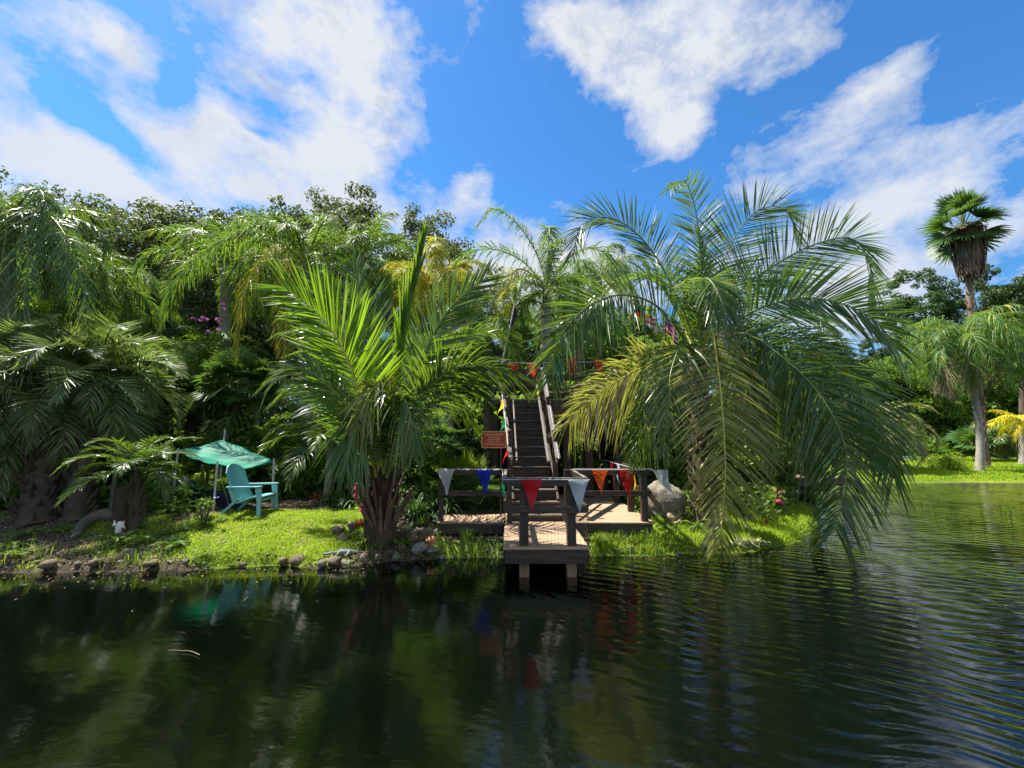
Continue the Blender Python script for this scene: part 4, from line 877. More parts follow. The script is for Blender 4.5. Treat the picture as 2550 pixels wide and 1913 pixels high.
for i, (px, py, w_, h_) in enumerate([(735, 1400, 50, 24), (770, 1396, 36, 22), (700, 1400, 34, 18), (798, 1408, 30, 18), (828, 1404, 44, 22), (862, 1408, 40, 24), (905, 1396, 30, 22), (560, 1405, 24, 12), (480, 1400, 40, 16), (420, 1404, 30, 18), (365, 1410, 44, 20), (300, 1412, 30, 14), (230, 1408, 40, 18), (170, 1410, 32, 16), (110, 1415, 50, 22), (45, 1412, 36, 20), (600, 1412, 32, 14), (655, 1404, 28, 14), (940, 1392, 26, 16), (985, 1390, 34, 18), (395, 1350, 24, 12), (350, 1356, 22, 12), (265, 1360, 24, 12), (225, 1382, 26, 12), (145, 1384, 24, 12), (1100, 1392, 24, 12), (1570, 1366, 26, 10), (1756, 1362, 18, 12), (1762, 1350, 14, 10), (1690, 1380, 22, 8)]):
    if px < 660 and i % 2: continue
    rock(px, py, w_, h_, .06 if py > 1386 else .17, ['rock_brown', 'rock_grey'][i % 2], 'small stone half buried along the muddy pond edge', G2, k=12)

# pale flat paving far behind the chair
mb = MB()
for i in range(5):
    a = 12.2+i*.95
    for (u0, u1) in ((-.62, -.02), (.0, .62)):
        cx = -8.35+(a-12.2)*.02; dx = -.62*(a-12.2)
        V = [(cx+dx*1+u0+.5, a, .505+i*.03), (cx+dx+u1+.5, a, .505+i*.03), (cx+dx-.59+u1+.5, a+.92, .535+i*.03), (cx+dx-.59+u0+.5, a+.92, .535+i*.03)]
        V2 = [(x, y, z-.25) for x, y, z in V]; mb.add(V+V2, [(0, 1, 2, 3), (0, 4, 5, 1), (1, 5, 6, 2), (3, 2, 6, 7), (0, 3, 7, 4)])
tag(build('path', mb, 'paving_grey'), 'grey slab path behind the chair', kind='structure')

# footbridge
fb = thing('footbridge', (9.6, 13.0, .3), 'low plank footbridge over the channel seen under the palm fronds', 'footbridge')
a = at(1985, 1184, 13.2); mb = MB(); y0 = a[1]
for i in range(13): mb.box(a[0]-.2+i*.15, a[0]-.2+i*.15+.143, y0, y0+1.1, .62, .66)
build('planks', mb, 'wood_deck_y', fb)
for y in (y0+.02, y0+1.05): mb = MB(); mb.box(a[0]-.2, a[0]+1.75, y, y+.06, .40, .618); build('beam', mb, 'wood_dark', fb)
for x in (a[0]-.1, a[0]+1.5): mb = MB(); mb.box(x, x+.12, y0+.1, y0+.22, -.6, .4); build('post', mb, 'wood_dark_v', fb)

# ================================================================== statues
def gator(loc, L, mat, label, rz=0, mouth=0):
    """head towards -x, reclining body, ridge scutes, four legs, tapering tail"""
    loc = np.array(loc, float); mb = MB(); x = np.array([-.50, -.42, -.36, -.30, -.25, -.20, -.10, .0, .08, .16, .28, .40, .50]); r = np.array([.018, .028, .034, .050, .048, .046, .068, .078, .074, .055, .034, .020, .006])
    yv = np.array([0, 0, 0, 0, 0, 0, 0, .0, .01, .03, .07, .10, .10]); z = r*.80+np.array([.02]*4+[.015]*3+[0]*6); P = np.stack([x, yv, z], -1)*L; mb.tube(P, r*L, 14, squash=.8)
    mb.tube([(-.49*L, 0, .012*L), (-.30*L, 0, .018*L)], [.016*L, .035*L], 10, squash=.4)
    for s_ in (-1, 1):
        mb.ball((-.315*L, s_*.026*L, .105*L), .014*L, 8, 6); mb.ball((-.49*L, s_*.010*L, .042*L), .008*L, 6, 4)
        mb.tube([(-.13*L, s_*.04*L, .06*L), (-.14*L, s_*.10*L, .04*L), (-.18*L, s_*.12*L, .008*L), (-.21*L, s_*.125*L, .005*L)], [.030*L, .022*L, .015*L, .008*L], 8)
        mb.tube([(.09*L, s_*.03*L, .07*L), (.10*L, s_*.10*L, .05*L), (.04*L, s_*.13*L, .015*L), (.0*L, s_*.135*L, .006*L)], [.042*L, .034*L, .018*L, .008*L], 8)
        for i in range(14): xx = -.20+i*.045; rr = np.interp(xx, x, r); mb.tube([(xx*L, (s_*rr*.28+np.interp(xx, x, yv))*L, rr*1.5*L), ((xx+.018)*L, (s_*rr*.30+np.interp(xx, x, yv))*L, (rr*1.62+.014)*L)], [.010*L, .002*L], 5)
    o = build('alligator_statue', mb, mat); o.location = tuple(loc); o.rotation_euler = (0, 0, rz); return tag(o, label, 'statue')
p = gg(852, 1384, .16); gator((p[0]+.03, p[1]+.03, .13), .66, 'statue_grey', 'grey alligator statue lying on stones at the edge of the lawn', rad(12))
p = gg(1858, 1374, .06); gator((p[0]+.0, p[1]+.14, .06), 1.15, 'statue_moss', 'mossy green alligator statue half hidden by grass on the right bank', rad(188))
# flamingo
p = gg(1942, 1284, .36); fl = thing('flamingo_statue', p, 'dark pink flamingo statue standing in the grass on the right bank', 'statue'); B0 = p+[0, 0, .27]
mb = MB(); mb.tube([B0+[-.13, 0, -.02], B0+[-.08, 0, .02], B0+[0, 0, .03], B0+[.07, 0, .0], B0+[.11, 0, .0]], [.008, .055, .078, .060, .03], 14, squash=.85)
mb.tube(spline([B0+[.08, 0, .02], B0+[.10, 0, .08], B0+[.04, 0, .13], B0+[.02, 0, .20], B0+[.05, 0, .25], B0+[.09, 0, .24]], 16), np.linspace(.03, .018, 16), 8); mb.ball(B0+[.09, 0, .243], (.028, .02, .02)); build('body', mb, 'flamingo_pink', fl)
mb = MB(); mb.tube([B0+[.105, 0, .245], B0+[.15, 0, .23], B0+[.165, 0, .20]], [.015, .012, .003], 8); build('beak', mb, 'bird_white', fl)
for dx in (-.02, .03): mb = MB(); mb.tube([p+[dx, 0, -.05], B0+[dx, 0, -.03]], .007, 6); build('leg', mb, 'stalk_dark', fl)
# white wading bird
p = gg(1985, 1256, .36); wb = thing('wading_bird_statue', p, 'white bird statue with black neck standing beyond the flamingo', 'statue'); B0 = p+[0, 0, .22]
mb = MB(); mb.tube([B0+[-.20, 0, -.10], B0+[-.12, 0, -.02], B0+[-.03, 0, .05], B0+[.04, 0, .10], B0+[.06, 0, .14]], [.015, .055, .085, .06, .02], 12); build('body', mb, 'bird_white', wb)
mb = MB(); mb.tube(spline([B0+[.03, -.02, .10], B0+[.10, 0, .08], B0+[.12, 0, .16], B0+[.08, 0, .22], B0+[.09, 0, .26]], 12), np.linspace(.035, .018, 12), 8); mb.ball(B0+[.10, 0, .265], .022); mb.tube([B0+[.11, 0, .265], B0+[.19, 0, .20]], [.01, .003], 6); build('neck', mb, 'bird_black', wb)
for dx in (-.02, .02): mb = MB(); mb.tube([p+[dx, 0, -.05], B0+[dx, 0, 0]], .007, 6); build('leg', mb, 'bird_black', wb)
# turtle-like stone figure
p = gg(1676, 1304, .34); o = MB(); rockmesh(p+[0, .08, .10], .14, 7, o, (1.0, .8, .8)); o.ball(p+[.13, .02, .19], (.05, .045, .04)); o.tube([p+[.08, .03, .10], p+[.12, .02, .17]], [.05, .04], 8)
for q in ((.12, -.05, .06), (.03, -.09, .03), (-.08, -.08, .03), (.14, -.02, .11)): o.ball(p+np.array(q), (.05, .04, .03))
o = build('turtle_statue', o, 'statue_tan'); tag(o, 'tan stone turtle figure on the bank in front of the boulder', 'statue')
# small parrot figure by white stone
p = gg(746, 1228, .46); pb = thing('bird_figurine', p, 'small green and yellow bird figurine leaning on the white stone', 'figurine')
mb = MB(); mb.tube([p+[-.06, -.02, -.02], p+[-.02, -.02, .10], p+[.02, -.02, .20], p+[.06, -.02, .26]], [.02, .05, .05, .03], 10); build('body', mb, 'bird_white', pb)
mb = MB(); mb.ball(p+[.05, -.03, .28], (.06, .045, .035)); mb.tube([p+[.09, -.03, .285], p+[.13, -.03, .26]], [.015, .004], 6); build('head', mb, 'bird_green', pb)
# brown three legged figure
p = gg(851, 1268, .44); st = thing('stone_ornament', p, 'brown domed ornament on short legs behind the lawn', 'ornament')
mb = MB(); mb.ball(p+[0, 0, .17], (.07, .06, .06)); build('dome', mb, 'statue_tan', st)
for q in (-.045, .0, .045): mb = MB(); mb.tube([p+[q, -.02, -.02], p+[q, -.02, .15]], .013, 6); build('leg', mb, 'statue_tan', st)
# planter pedestal
p = gg(812, 1218, .47); pd = thing('pedestal_planter', p, 'dark stone pedestal bowl planted with red leaved bromeliads', 'planter'); s_ = 9.2/1000
mb = MB(); mb.tube([p+[0, 0, z] for z in (-.02, .04, .10, .35, .42)], [.13, .12, .07, .06, .09], 14); build('pedestal', mb, 'rock_boulder', pd)
mb = MB(); mb.tube([p+[0, 0, z] for z in (.42, .46, .60, .62)], [.10, .18, .26, .26], 16); build('bowl', mb, 'stone_dark', pd)
mb = MB(); rosette(mb, p+[-.12, 0, .62], 26, .34, .016, (30, 85), .5); build('bromeliad', mb, 'leaf_red', pd)
# white cat-like stone and log
p = gg(294, 1330, .22); mb = MB(); rockmesh(p+[0, 0, .09], .10, 31, mb, (.9, .6, 1.2)); mb.tube([p+[-.07, 0, .14], p+[-.09, 0, .23]], [.035, .004], 5); mb.tube([p+[.05, 0, .14], p+[.08, 0, .22]], [.035, .004], 5)
tag(build('limestone_lump', mb, 'stone_white'), 'pale eared limestone lump beside the small palm trunk', 'rock')
mb = MB(); P = spline([gg(180, 1345, .15), gg(215, 1310, .28)+[0, 0, .08], gg(255, 1296, .32)+[0, 0, .10], gg(300, 1290, .34)+[0, 0, .06]], 14); mb.tube(P, np.linspace(.055, .13, 14), 10); tag(build('fallen_log', mb, 'bark_oak'), 'curved fallen log on the shaded left bank', 'log')
p = gg(305, 1296, .34); mb = MB(); mb.tube([p+[0, 0, z] for z in (-.1, .2, .6, .62)], [.17, .14, .135, .12], 14); tag(build('tree_stump', mb, 'bark_rough'), 'dark cut tree stump behind the small left palm', 'stump')
p = gg(280, 1296, .34); mb = MB(); mb.tube([p+[-.03, 0, z] for z in (-.1, .9)], .05, 10); tag(build('mossy_post', mb, 'stalk_dark'), 'dark green post left of the tree stump', 'post')
mb = MB(); P = spline([gat(418, 1619, .012), gat(445, 1620, .014), gat(475, 1622, .014), gat(497, 1631, .012)], 12); mb.tube(P, np.linspace(.0018, .004, 12), 5); tag(build('floating_twig', mb, 'wood_tan'), 'thin yellow twig floating on the dark water', 'twig')
p = at(1500, 1180, 10.9)
# blue item on the far lawn
p = gg(2258, 1142, .32); mb = MB(); mb.box(p[0]-.6, p[0]+.6, p[1]-.3, p[1]+.3, .30, .38); mb.box(p[0]-.5, p[0]+.5, p[1]-.25, p[1]+.25, .38, .42); o = build('blue_paddle_board', mb, 'blue_plastic'); bevel(o, .03); tag(o, 'flat blue board lying on the far lawn', 'board')
# ================================================================== HERO PALMS
def fr(parent, ctrl, mats, **kw):
    C = [at(*c) for c in ctrl]; return build('frond', frond(C, **kw), list(mats), parent)
# --- foreground left palm
b = gg(950, 1352, .16); FP = thing('palm_tree', b, 'young foreground palm with broad bright fronds and a stubby fibrous trunk left of the deck', 'palm tree')
mb = MB(); P = spline([b+[-.02, 0, -.1], b+[-.03, .03, .35], b+[-.04, .05, .8], b+[0, .05, 1.25]], 20); mb.tube(P, np.interp(np.linspace(0, 1, 20), [0, .2, .6, 1], [.22, .27, .19, .12]), 16)
R = np.random.RandomState(4)
for i in range(46):
    az = R.rand()*6.28; u = R.uniform(0, .9); o_ = np.array([math.cos(az), math.sin(az), 0]); p_ = P[int(u*19)]; mb.tube([p_+o_*.12, p_+o_*.24+[0, 0, .15], p_+o_*.27+[0, 0, .30+.2*R.rand()]], [.05, .035, .02], 6)
build('trunk', mb, 'bark_rough', FP)
for i in range(26):
    az = -2.9+i*2.7/13+R.uniform(-.2, .2) if i < 14 else R.rand()*6.28; o_ = np.array([math.cos(az), math.sin(az), 0]); L_ = R.uniform(.35, .75) if i % 3 else R.uniform(.7, 1.1); q = b+o_*.14+[0, 0, R.uniform(.02, .35)]
    lean = R.uniform(.25, .62); mb = MB(); mb.tube([q, q+o_*L_*lean*.5+[0, 0, L_*.55], q+o_*L_*lean+[0, 0, L_]], [.055, .038, .026+.01*R.rand()], 7, squash=.6); build('frond_stub', mb, 'wood_stub', FP)
BR = ('leaf_bright', 'stalk_yellow'); GL = ('leaf_glossy', 'stalk'); OL = ('leaf_olive', 'stalk_yellow')
fr(FP, [(935,1190,6.95),(905,1040,6.7),(868,900,6.5),(800,790,6.4),(705,715,6.4)], BR, n=104, L=1.28, w=0.0202, vee=6, droop=.05, roll=30, a0=62, a1=24, S0=(.75,.1,.65), tipL=.55, jit=4, petiole=.06, r0=.03)
fr(FP, [(945,1180,7.0),(925,1030,7.1),(890,900,7.2),(850,790,7.3),(790,690,7.4)], BR, n=97, L=1.15, w=0.0187, vee=10, droop=.08, S0=(.9,.3,.3), a0=55, tipL=.5, jit=5, r0=.028)
fr(FP, [(950,1180,7.2),(940,1000,7.5),(925,860,7.7),(905,740,7.8),(880,660,7.9)], GL, n=92, L=1.1, w=0.0173, vee=12, droop=.1, S0=(1,.2,0), a0=50, tipL=.5)
fr(FP, [(958,1160,6.9),(985,980,6.85),(1005,820,6.8),(1035,690,6.8),(1052,600,6.8)], BR, n=73, L=.85, w=0.0216, vee=60, droop=.02, S0=(1,.0,0), a0=14, a1=6, tipL=.5, jit=4, r0=.03, petiole=.3)
fr(FP, [(960,1180,6.95),(1010,980,6.9),(1060,870,6.85),(1120,770,6.8),(1210,690,6.75)], GL, n=102, L=1.12, w=0.0187, vee=8, droop=.10, S0=(.75,-.2,-.62), roll=-10, a0=62, a1=24, tipL=.5, jit=4)
fr(FP, [(962,1190,6.9),(1030,1020,6.6),(1110,930,6.35),(1195,905,6.15),(1275,935,6.0)], GL, n=102, L=1.05, w=0.0187, vee=10, droop=.45, S0=(.0,-.7,.72), roll=[0,8,0], a0=66, tipL=.45)
fr(FP, [(962,1190,7.1),(1040,1010,7.5),(1120,890,7.8),(1180,830,7.9),(1240,830,7.9)], GL, n=85, L=1.0, w=0.0158, vee=20, droop=.35, S0=(.1,-.6,.7), a0=64)
fr(FP, [(925,1190,6.9),(880,1040,6.6),(815,960,6.4),(745,915,6.2),(680,945,6.1)], GL, n=102, L=.95, w=0.0158, vee=14, droop=.38, S0=(0,.7,.72), a0=64, tipL=.4)
fr(FP, [(930,1190,7.2),(870,1060,7.6),(800,990,7.8),(740,960,7.9),(680,1000,7.9)], GL, n=97, L=.8, w=0.0144, vee=16, droop=.45, S0=(0,.7,.5), a0=64)
fr(FP, [(950,1160,6.8),(955,1010,6.5),(945,960,6.3),(915,990,6.15),(890,1060,6.1)], OL, n=73, L=.8, w=0.0173, vee=5, droop=.9, S0=(1,.1,0), a0=40, jit=12)
fr(FP, [(955,1170,6.8),(985,1030,6.4),(1000,990,6.2),(1020,1030,6.0),(1030,1120,5.95)], GL, n=80, L=.85, w=0.0158, vee=10, droop=.8, S0=(1,.1,0), a0=45)
fr(FP, [(955,1180,6.8),(930,1060,6.5),(905,1040,6.35),(880,1090,6.2),(865,1160,6.1)], GL, n=80, L=.85, w=0.0158, vee=10, droop=.8, S0=(1,.1,0), a0=45)
fr(FP, [(955,1180,7.3),(1010,1050,7.8),(1070,980,8.1),(1130,990,8.2),(1180,1050,8.2)], GL, n=85, L=.9, w=0.0144, vee=10, droop=.7, S0=(0,-.7,.7), a0=55)
fr(FP, [(948,1170,7.4),(900,1000,8.0),(850,880,8.4),(780,820,8.6),(700,830,8.6)], GL, n=85, L=1.0, w=0.0158, vee=10, droop=.4, S0=(.3,.7,.6), a0=60)
fr(FP, [(955,1150,6.85),(965,1060,6.7),(962,1000,6.6),(975,940,6.6),(985,900,6.6)], ('leaf_yellow', 'stalk_yellow'), n=36, L=.35, w=0.0144, vee=40, droop=.1, S0=(1,0,0), a0=25, petiole=.3)

# --- big palm right of the deck
b = np.array([3.78, 8.1, .3]); BP = thing('palm_tree', b, 'large arching feather palm right of the deck, its fronds hanging over the water', 'palm tree')
build('trunk', trunk_mb(b-[0, 0, .15], at(1738, 905, 8.1), .21, .17, boots=90), 'bark_fibre', BP)
CR = (1740, 900, 8.1)
fr(BP, [CR,(1700,770,8.1),(1620,620,8.1),(1530,545,8.1),(1450,560,8.0),(1425,640,7.9)], GL, n=124, L=1.06, w=0.0151, vee=22, droop=.12, roll=[60,72,76,50], a0=72, a1=25, tipL=.5, jit=4, r0=.028)
fr(BP, [CR,(1745,700,8.3),(1738,560,8.3),(1720,480,8.1),(1700,450,7.8),(1670,470,7.4)], GL, n=109, L=0.86, w=0.0130, vee=12, droop=.22, S0=(1,-.3,0), a0=66, tipL=.45, jit=5)
fr(BP, [CR,(1770,740,8.3),(1830,590,8.3),(1895,520,8.3),(1960,525,8.3),(1990,600,8.3)], GL, n=124, L=1.13, w=0.0144, vee=20, droop=.10, roll=[-60,-74,-80,-60], a0=72, a1=25, tipL=.5, jit=4)
fr(BP, [CR,(1830,740,8.0),(1930,660,8.0),(2040,605,8.0),(2125,595,8.0),(2165,660,8.0),(2165,760,7.9)], GL, n=142, L=1.19, w=0.0151, vee=24, droop=.12, roll=[-55,-68,-74,-60], a0=72, a1=26, tipL=.5, jit=4, r0=.03)
fr(BP, [CR,(1850,790,7.6),(1980,745,7.3),(2090,755,7.1),(2180,800,7.0),(2235,870,7.0)], GL, n=130, L=1.08, w=0.0173, vee=22, droop=.08, roll=[-55,-66,-70,-60], a0=66, a1=24, tipL=.6, jit=4, r0=.03)
fr(BP, [CR,(1768,820,7.6),(1785,900,7.1),(1798,1020,6.8),(1806,1160,6.7),(1800,1280,6.7),(1790,1365,6.7)], OL, n=136, L=1.10, w=0.0166, vee=-8, droop=.28, S0=(1,.1,0), a0=72, a1=40, tipL=.42, jit=4, r0=.03, petiole=.18)
fr(BP, [CR,(1650,775,7.6),(1560,735,7.2),(1470,760,6.9),(1395,840,6.8),(1370,940,6.8)], GL, n=126, L=1.06, w=0.0173, vee=24, droop=.22, roll=[40,60,62,40], a0=74, a1=28, tipL=.5, jit=5, r0=.03)
fr(BP, [CR,(1680,880,7.7),(1600,915,7.3),(1520,960,7.0),(1455,1010,6.9),(1420,1055,6.9)], OL, n=118, L=1.06, w=0.0158, vee=10, droop=.55, S0=(-.3,.2,-.9), a0=66, a1=35, tipL=.45, jit=8, petiole=.2, r0=.028)
fr(BP, [CR,(1840,830,7.4),(1960,900,6.9),(2060,1010,6.6),(2110,1150,6.5),(2080,1320,6.5)], GL, n=142, L=1.13, w=0.0158, vee=10, droop=.5, S0=(.5,-.2,.8), a0=64, a1=35, tipL=.5, jit=6)
fr(BP, [CR,(1860,820,7.8),(2000,870,7.4),(2130,960,7.1),(2200,1070,7.0),(2225,1190,7.0)], GL, n=132, L=1.13, w=0.0158, vee=10, droop=.45, S0=(.4,-.1,.9), a0=62, tipL=.5, jit=6)
fr(BP, [CR,(1700,860,7.3),(1670,930,6.9),(1665,1020,6.7),(1650,1130,6.7)], GL, n=103, L=0.92, w=0.0144, vee=0, droop=.5, S0=(1,.1,0), a0=58, jit=8)
fr(BP, [CR,(1780,760,8.9),(1870,700,9.4),(1980,730,9.6),(2060,820,9.7)], GL, n=118, L=1.08, w=0.0144, vee=20, droop=.3, S0=(0,-.6,.8), a0=66)
fr(BP, [CR,(1700,720,8.9),(1620,680,9.4),(1530,700,9.7),(1460,780,9.7)], GL, n=118, L=1.08, w=0.0144, vee=20, droop=.3, S0=(0,.6,.8), a0=66)
fr(BP, [CR,(1745,760,7.8),(1750,700,7.4),(1770,700,7.0),(1800,760,6.7),(1820,860,6.6)], GL, n=112, L=0.92, w=0.0144, vee=8, droop=.4, S0=(1,.2,0), a0=60, jit=6)
fr(BP, [CR,(1745,780,8.4),(1748,690,8.5),(1745,620,8.5),(1735,570,8.5)], BR, n=74, L=0.70, w=0.0158, vee=40, droop=.03, S0=(1,0,0), a0=28, a1=12)
fr(BP, [CR,(1690,790,8.7),(1650,720,9.0),(1600,690,9.1),(1560,700,9.2)], BR, n=95, L=0.86, w=0.0158, vee=30, droop=.1, S0=(0,.7,.7), a0=60)
fr(BP, [CR,(1900,880,8.4),(2040,950,8.6),(2140,1060,8.6),(2180,1160,8.6)], GL, n=118, L=1.08, w=0.0144, vee=10, droop=.5, S0=(.2,-.3,.9), a0=60, jit=8)
fr(BP, [CR,(1850,900,8.6),(1950,1000,8.9),(2020,1110,8.9),(2040,1200,8.9)], GL, n=118, L=0.97, w=0.0144, vee=10, droop=.5, S0=(.5,-.3,.8), a0=60, jit=8)
fr(BP, [CR,(1680,900,7.8),(1620,1000,7.6),(1590,1090,7.5),(1580,1170,7.5)], GL, n=103, L=0.81, w=0.0130, vee=0, droop=.6, S0=(.8,.3,.3), a0=60, jit=8)
for i, (x0, y0, x1, y1) in enumerate([(1490,1000,1475,1110),(1520,985,1530,1080),(1540,960,1520,1040),(1560,930,1540,1010),(1500,1000,1512,1120),(1470,1010,1462,1090)]):
    a = at(x0, y0, 6.95); c2 = at(x1, y1, 6.9); mb = MB(); mid = (a+c2)/2+[.02, 0, 0]; mb.strips(np.array([[a, (a+mid)/2, mid, (mid+c2)/2, c2]]), np.array([[[.012, .01, 0], [.03, .01, 0], [.024, .02, 0], [.012, 0, 0], [.004, 0, 0]]])); build('dead_leaflet', mb, 'leaf_dead', BP)

fr(BP, [CR,(1880,840,8.7),(2020,860,9.2),(2140,950,9.4),(2200,1060,9.4)], GL, n=100, L=1.0, w=.016, vee=10, droop=.5, S0=(.4,-.2,.9), a0=62, jit=8)
fr(BP, [CR,(1850,880,9.0),(1980,930,9.5),(2080,1030,9.7),(2110,1130,9.7)], GL, n=100, L=1.0, w=.016, vee=10, droop=.5, S0=(.5,-.2,.8), a0=62, jit=8)
fr(BP, [CR,(1790,860,7.6),(1850,950,7.3),(1900,1060,7.2),(1915,1150,7.2)], GL, n=90, L=.8, w=.015, vee=6, droop=.5, S0=(.9,.2,.3), a0=60, jit=8)
# --- dark pindo palms of the left bank
GR = ('leaf_grey', 'stalk_dark')
def P3(px, py, Y, *a): return at(px, py, Y)
palm('palm_tree', gg(95, 1300, .38), at(120, 985, 8.6), 'grey green feather palm with drooping fronds at the far left of the bank', extra=[(arc(at(120, 1000, 8.6), math.radians(-90+(i-6)*15), 25-18*(i%3), 1.9+.25*(i%4), 118), GR, dict(n=84, L=.5, w=.009, vee=10, droop=.55, jit=9, petiole=.2)) for i in range(13)], nf=34, L=2.3, el=(-50, 85), curl=(60, 110), n=84, leafL=.62, w=.0125, droop=.12, vee=34, mats=GR, bark='bark_rough', tr=(.24, .20), seed=12, dead=2, boots=110, jit=6)
palm('palm_tree', gg(190, 1290, .40), at(238, 935, 9.1), 'tall grey green feather palm leaning right over its darker neighbour', extra=[(arc(at(238, 950, 9.1), math.radians(-90+(i-6)*15), 25-18*(i%3), 1.9+.25*(i%4), 118), GR, dict(n=84, L=.5, w=.009, vee=10, droop=.55, jit=9, petiole=.2)) for i in range(13)], nf=34, L=2.25, el=(-45, 85), curl=(55, 105), n=88, leafL=.66, w=.0125, droop=.10, vee=34, mats=GR, bark='bark_rough', tr=(.18, .16), seed=21, dead=2, boots=80, jit=6)
palm('palm_tree', at(20, 1290, 9.3)*[1, 1, 0]+[0, 0, .4], at(20, 900, 9.3), 'grey green feather palm cut by the left edge of the picture', nf=28, L=2.2, el=(-45, 84), curl=(60, 110), n=80, leafL=.62, w=.0125, droop=.10, vee=34, mats=GR, bark='bark_rough', tr=(.2, .18), seed=23, boots=40)
palm('palm_tree', at(400, 1240, 11.3)*[1, 1, 0]+[0, 0, .4], at(400, 1000, 11.3), 'grey green feather palm spreading behind the tarp', nf=20, L=1.8, el=(5, 84), curl=(60, 110), n=80, leafL=.6, w=.0125, droop=.10, vee=34, mats=GR, bark='bark_rough', tr=(.2, .16), seed=29, boots=40)
palm('palm_tree', gg(335, 1322, .30), at(345, 1165, 7.5), 'small slender young palm standing in bare earth on the left bank', nf=17, L=1.15, el=(0, 85), curl=(55, 100), n=76, leafL=.31, w=.0065, droop=.25, vee=22, mats=('leaf_glossy', 'stalk_dark'), bark='bark_rough', tr=(.10, .06), seed=31, boots=14, r0=.012)
# --- background queen palms
Q = ('leaf_queen', 'stalk'); YL = ('leaf_yellow', 'stalk_yellow')
def qbase(px, Y): p = at(px, 1085, Y); return np.array([p[0], p[1], .42])
palm('queen_palm', qbase(20, 9.6), at(20, 560, 9.6), 'tall plumed palm with dark glossy fronds filling the upper left corner', nf=26, L=3.0, el=(-25, 75), curl=(85, 135), n=112, leafL=.60, w=0.0120, plume=45, droop=.85, vee=10, mats=('leaf_glossy', 'stalk'), tr=(.2, .15), seed=41, jit=10, r0=.028, extra=[([at(20, 560, 9.6), at(x0, 530, 9.0), at(x1, 620, 8.6), at(x2, 760, 8.5), at(x2+10, 880, 8.5)], ('leaf_glossy', 'stalk'), dict(n=125, L=.6, w=0.0128, plume=30, droop=.9, vee=0, jit=10, S0=(1, .2, 0))) for x0, x1, x2 in ((20, 10, -10), (50, 70, 60), (110, 180, 215))])
ex = [([at(765, 650, 11.6), at(740, 620, 11.0), at(720, 680, 10.7), at(712, 800, 10.6), at(705, 930, 10.6)], YL, dict(n=125, L=.6, w=0.0120, plume=30, droop=.9, vee=0, jit=10, S0=(1, .2, 0))),
      ([at(765, 650, 11.6), at(785, 630, 11.0), at(790, 700, 10.7), at(780, 820, 10.6), at(770, 930, 10.6)], Q, dict(n=125, L=.6, w=0.0120, plume=30, droop=.9, vee=0, jit=10, S0=(1, .2, 0))),
      ([at(760, 650, 11), at(740, 560, 10.8), at(640, 560, 10.6), at(520, 620, 10.5), at(430, 710, 10.4), at(405, 800, 10.4)], Q, dict(n=137, L=.62, w=0.0128, plume=40, droop=.9, vee=0, jit=10)),
      ([at(760, 650, 11), at(700, 610, 10.4), at(640, 660, 10.1), at(600, 760, 10.0), at(590, 880, 10.0)], YL, dict(n=125, L=.6, w=0.0120, plume=30, droop=.9, vee=0, jit=10)),
      ([at(760, 650, 11), at(690, 560, 11.4), at(610, 540, 11.6), at(560, 580, 11.7)], Q, dict(n=125, L=.6, w=0.0120, plume=40, droop=.5, vee=10, jit=10))]
palm('queen_palm', qbase(765, 12), at(762, 660, 12), 'plumed palm on a smooth grey trunk behind the lawn, frond arching far left', nf=24, L=2.8, el=(-30, 80), curl=(80, 130), n=112, leafL=.55, w=0.0120, plume=45, droop=.8, vee=10, mats=Q, tr=(.235, .18), seed=43, jit=10, r0=.028, extra=ex)
palm('queen_palm', qbase(560, 13.5), at(565, 660, 13.5), 'plumed palm whose crown shows left of the grey trunked one', nf=22, L=2.9, el=(-25, 85), curl=(80, 125), n=105, leafL=.6, w=0.0135, plume=45, droop=.7, vee=10, mats=Q, tr=(.2, .16), seed=47, jit=10)
palm('queen_palm', qbase(900, 14), at(900, 640, 14), 'plumed palm behind the foreground palm with green feathery top', nf=22, L=2.7, el=(-25, 85), curl=(80, 125), n=105, leafL=.6, w=0.0135, plume=45, droop=.6, vee=10, mats=Q, tr=(.2, .16), seed=53, jit=10)
ex = [([at(1085, 700, 12.5), at(1085, 620, 12.3), at(1085, 590, 11.9), at(1088, 640, 11.6), at(1090, 740, 11.5)], YL, dict(n=112, L=.62, w=0.0128, plume=30, droop=.7, S0=(1, 0, 0), jit=10)),
      ([at(1060, 720, 12.4), at(1050, 690, 12.1), at(1045, 690, 11.8), at(1042, 760, 11.6)], ('leaf_gold', 'stalk_yellow'), dict(n=75, L=.4, w=0.0112, plume=40, droop=.6, S0=(1, 0, 0), jit=12))]
palm('queen_palm', qbase(1100, 12.8), at(1090, 710, 12.6), 'yellowing plumed palm between the foreground palm and the centre palm', nf=18, L=2.2, el=(-25, 80), curl=(80, 130), n=105, leafL=.55, w=0.0120, plume=40, droop=.7, vee=10, mats=YL, tr=(.17, .14), seed=57, jit=10, extra=ex)
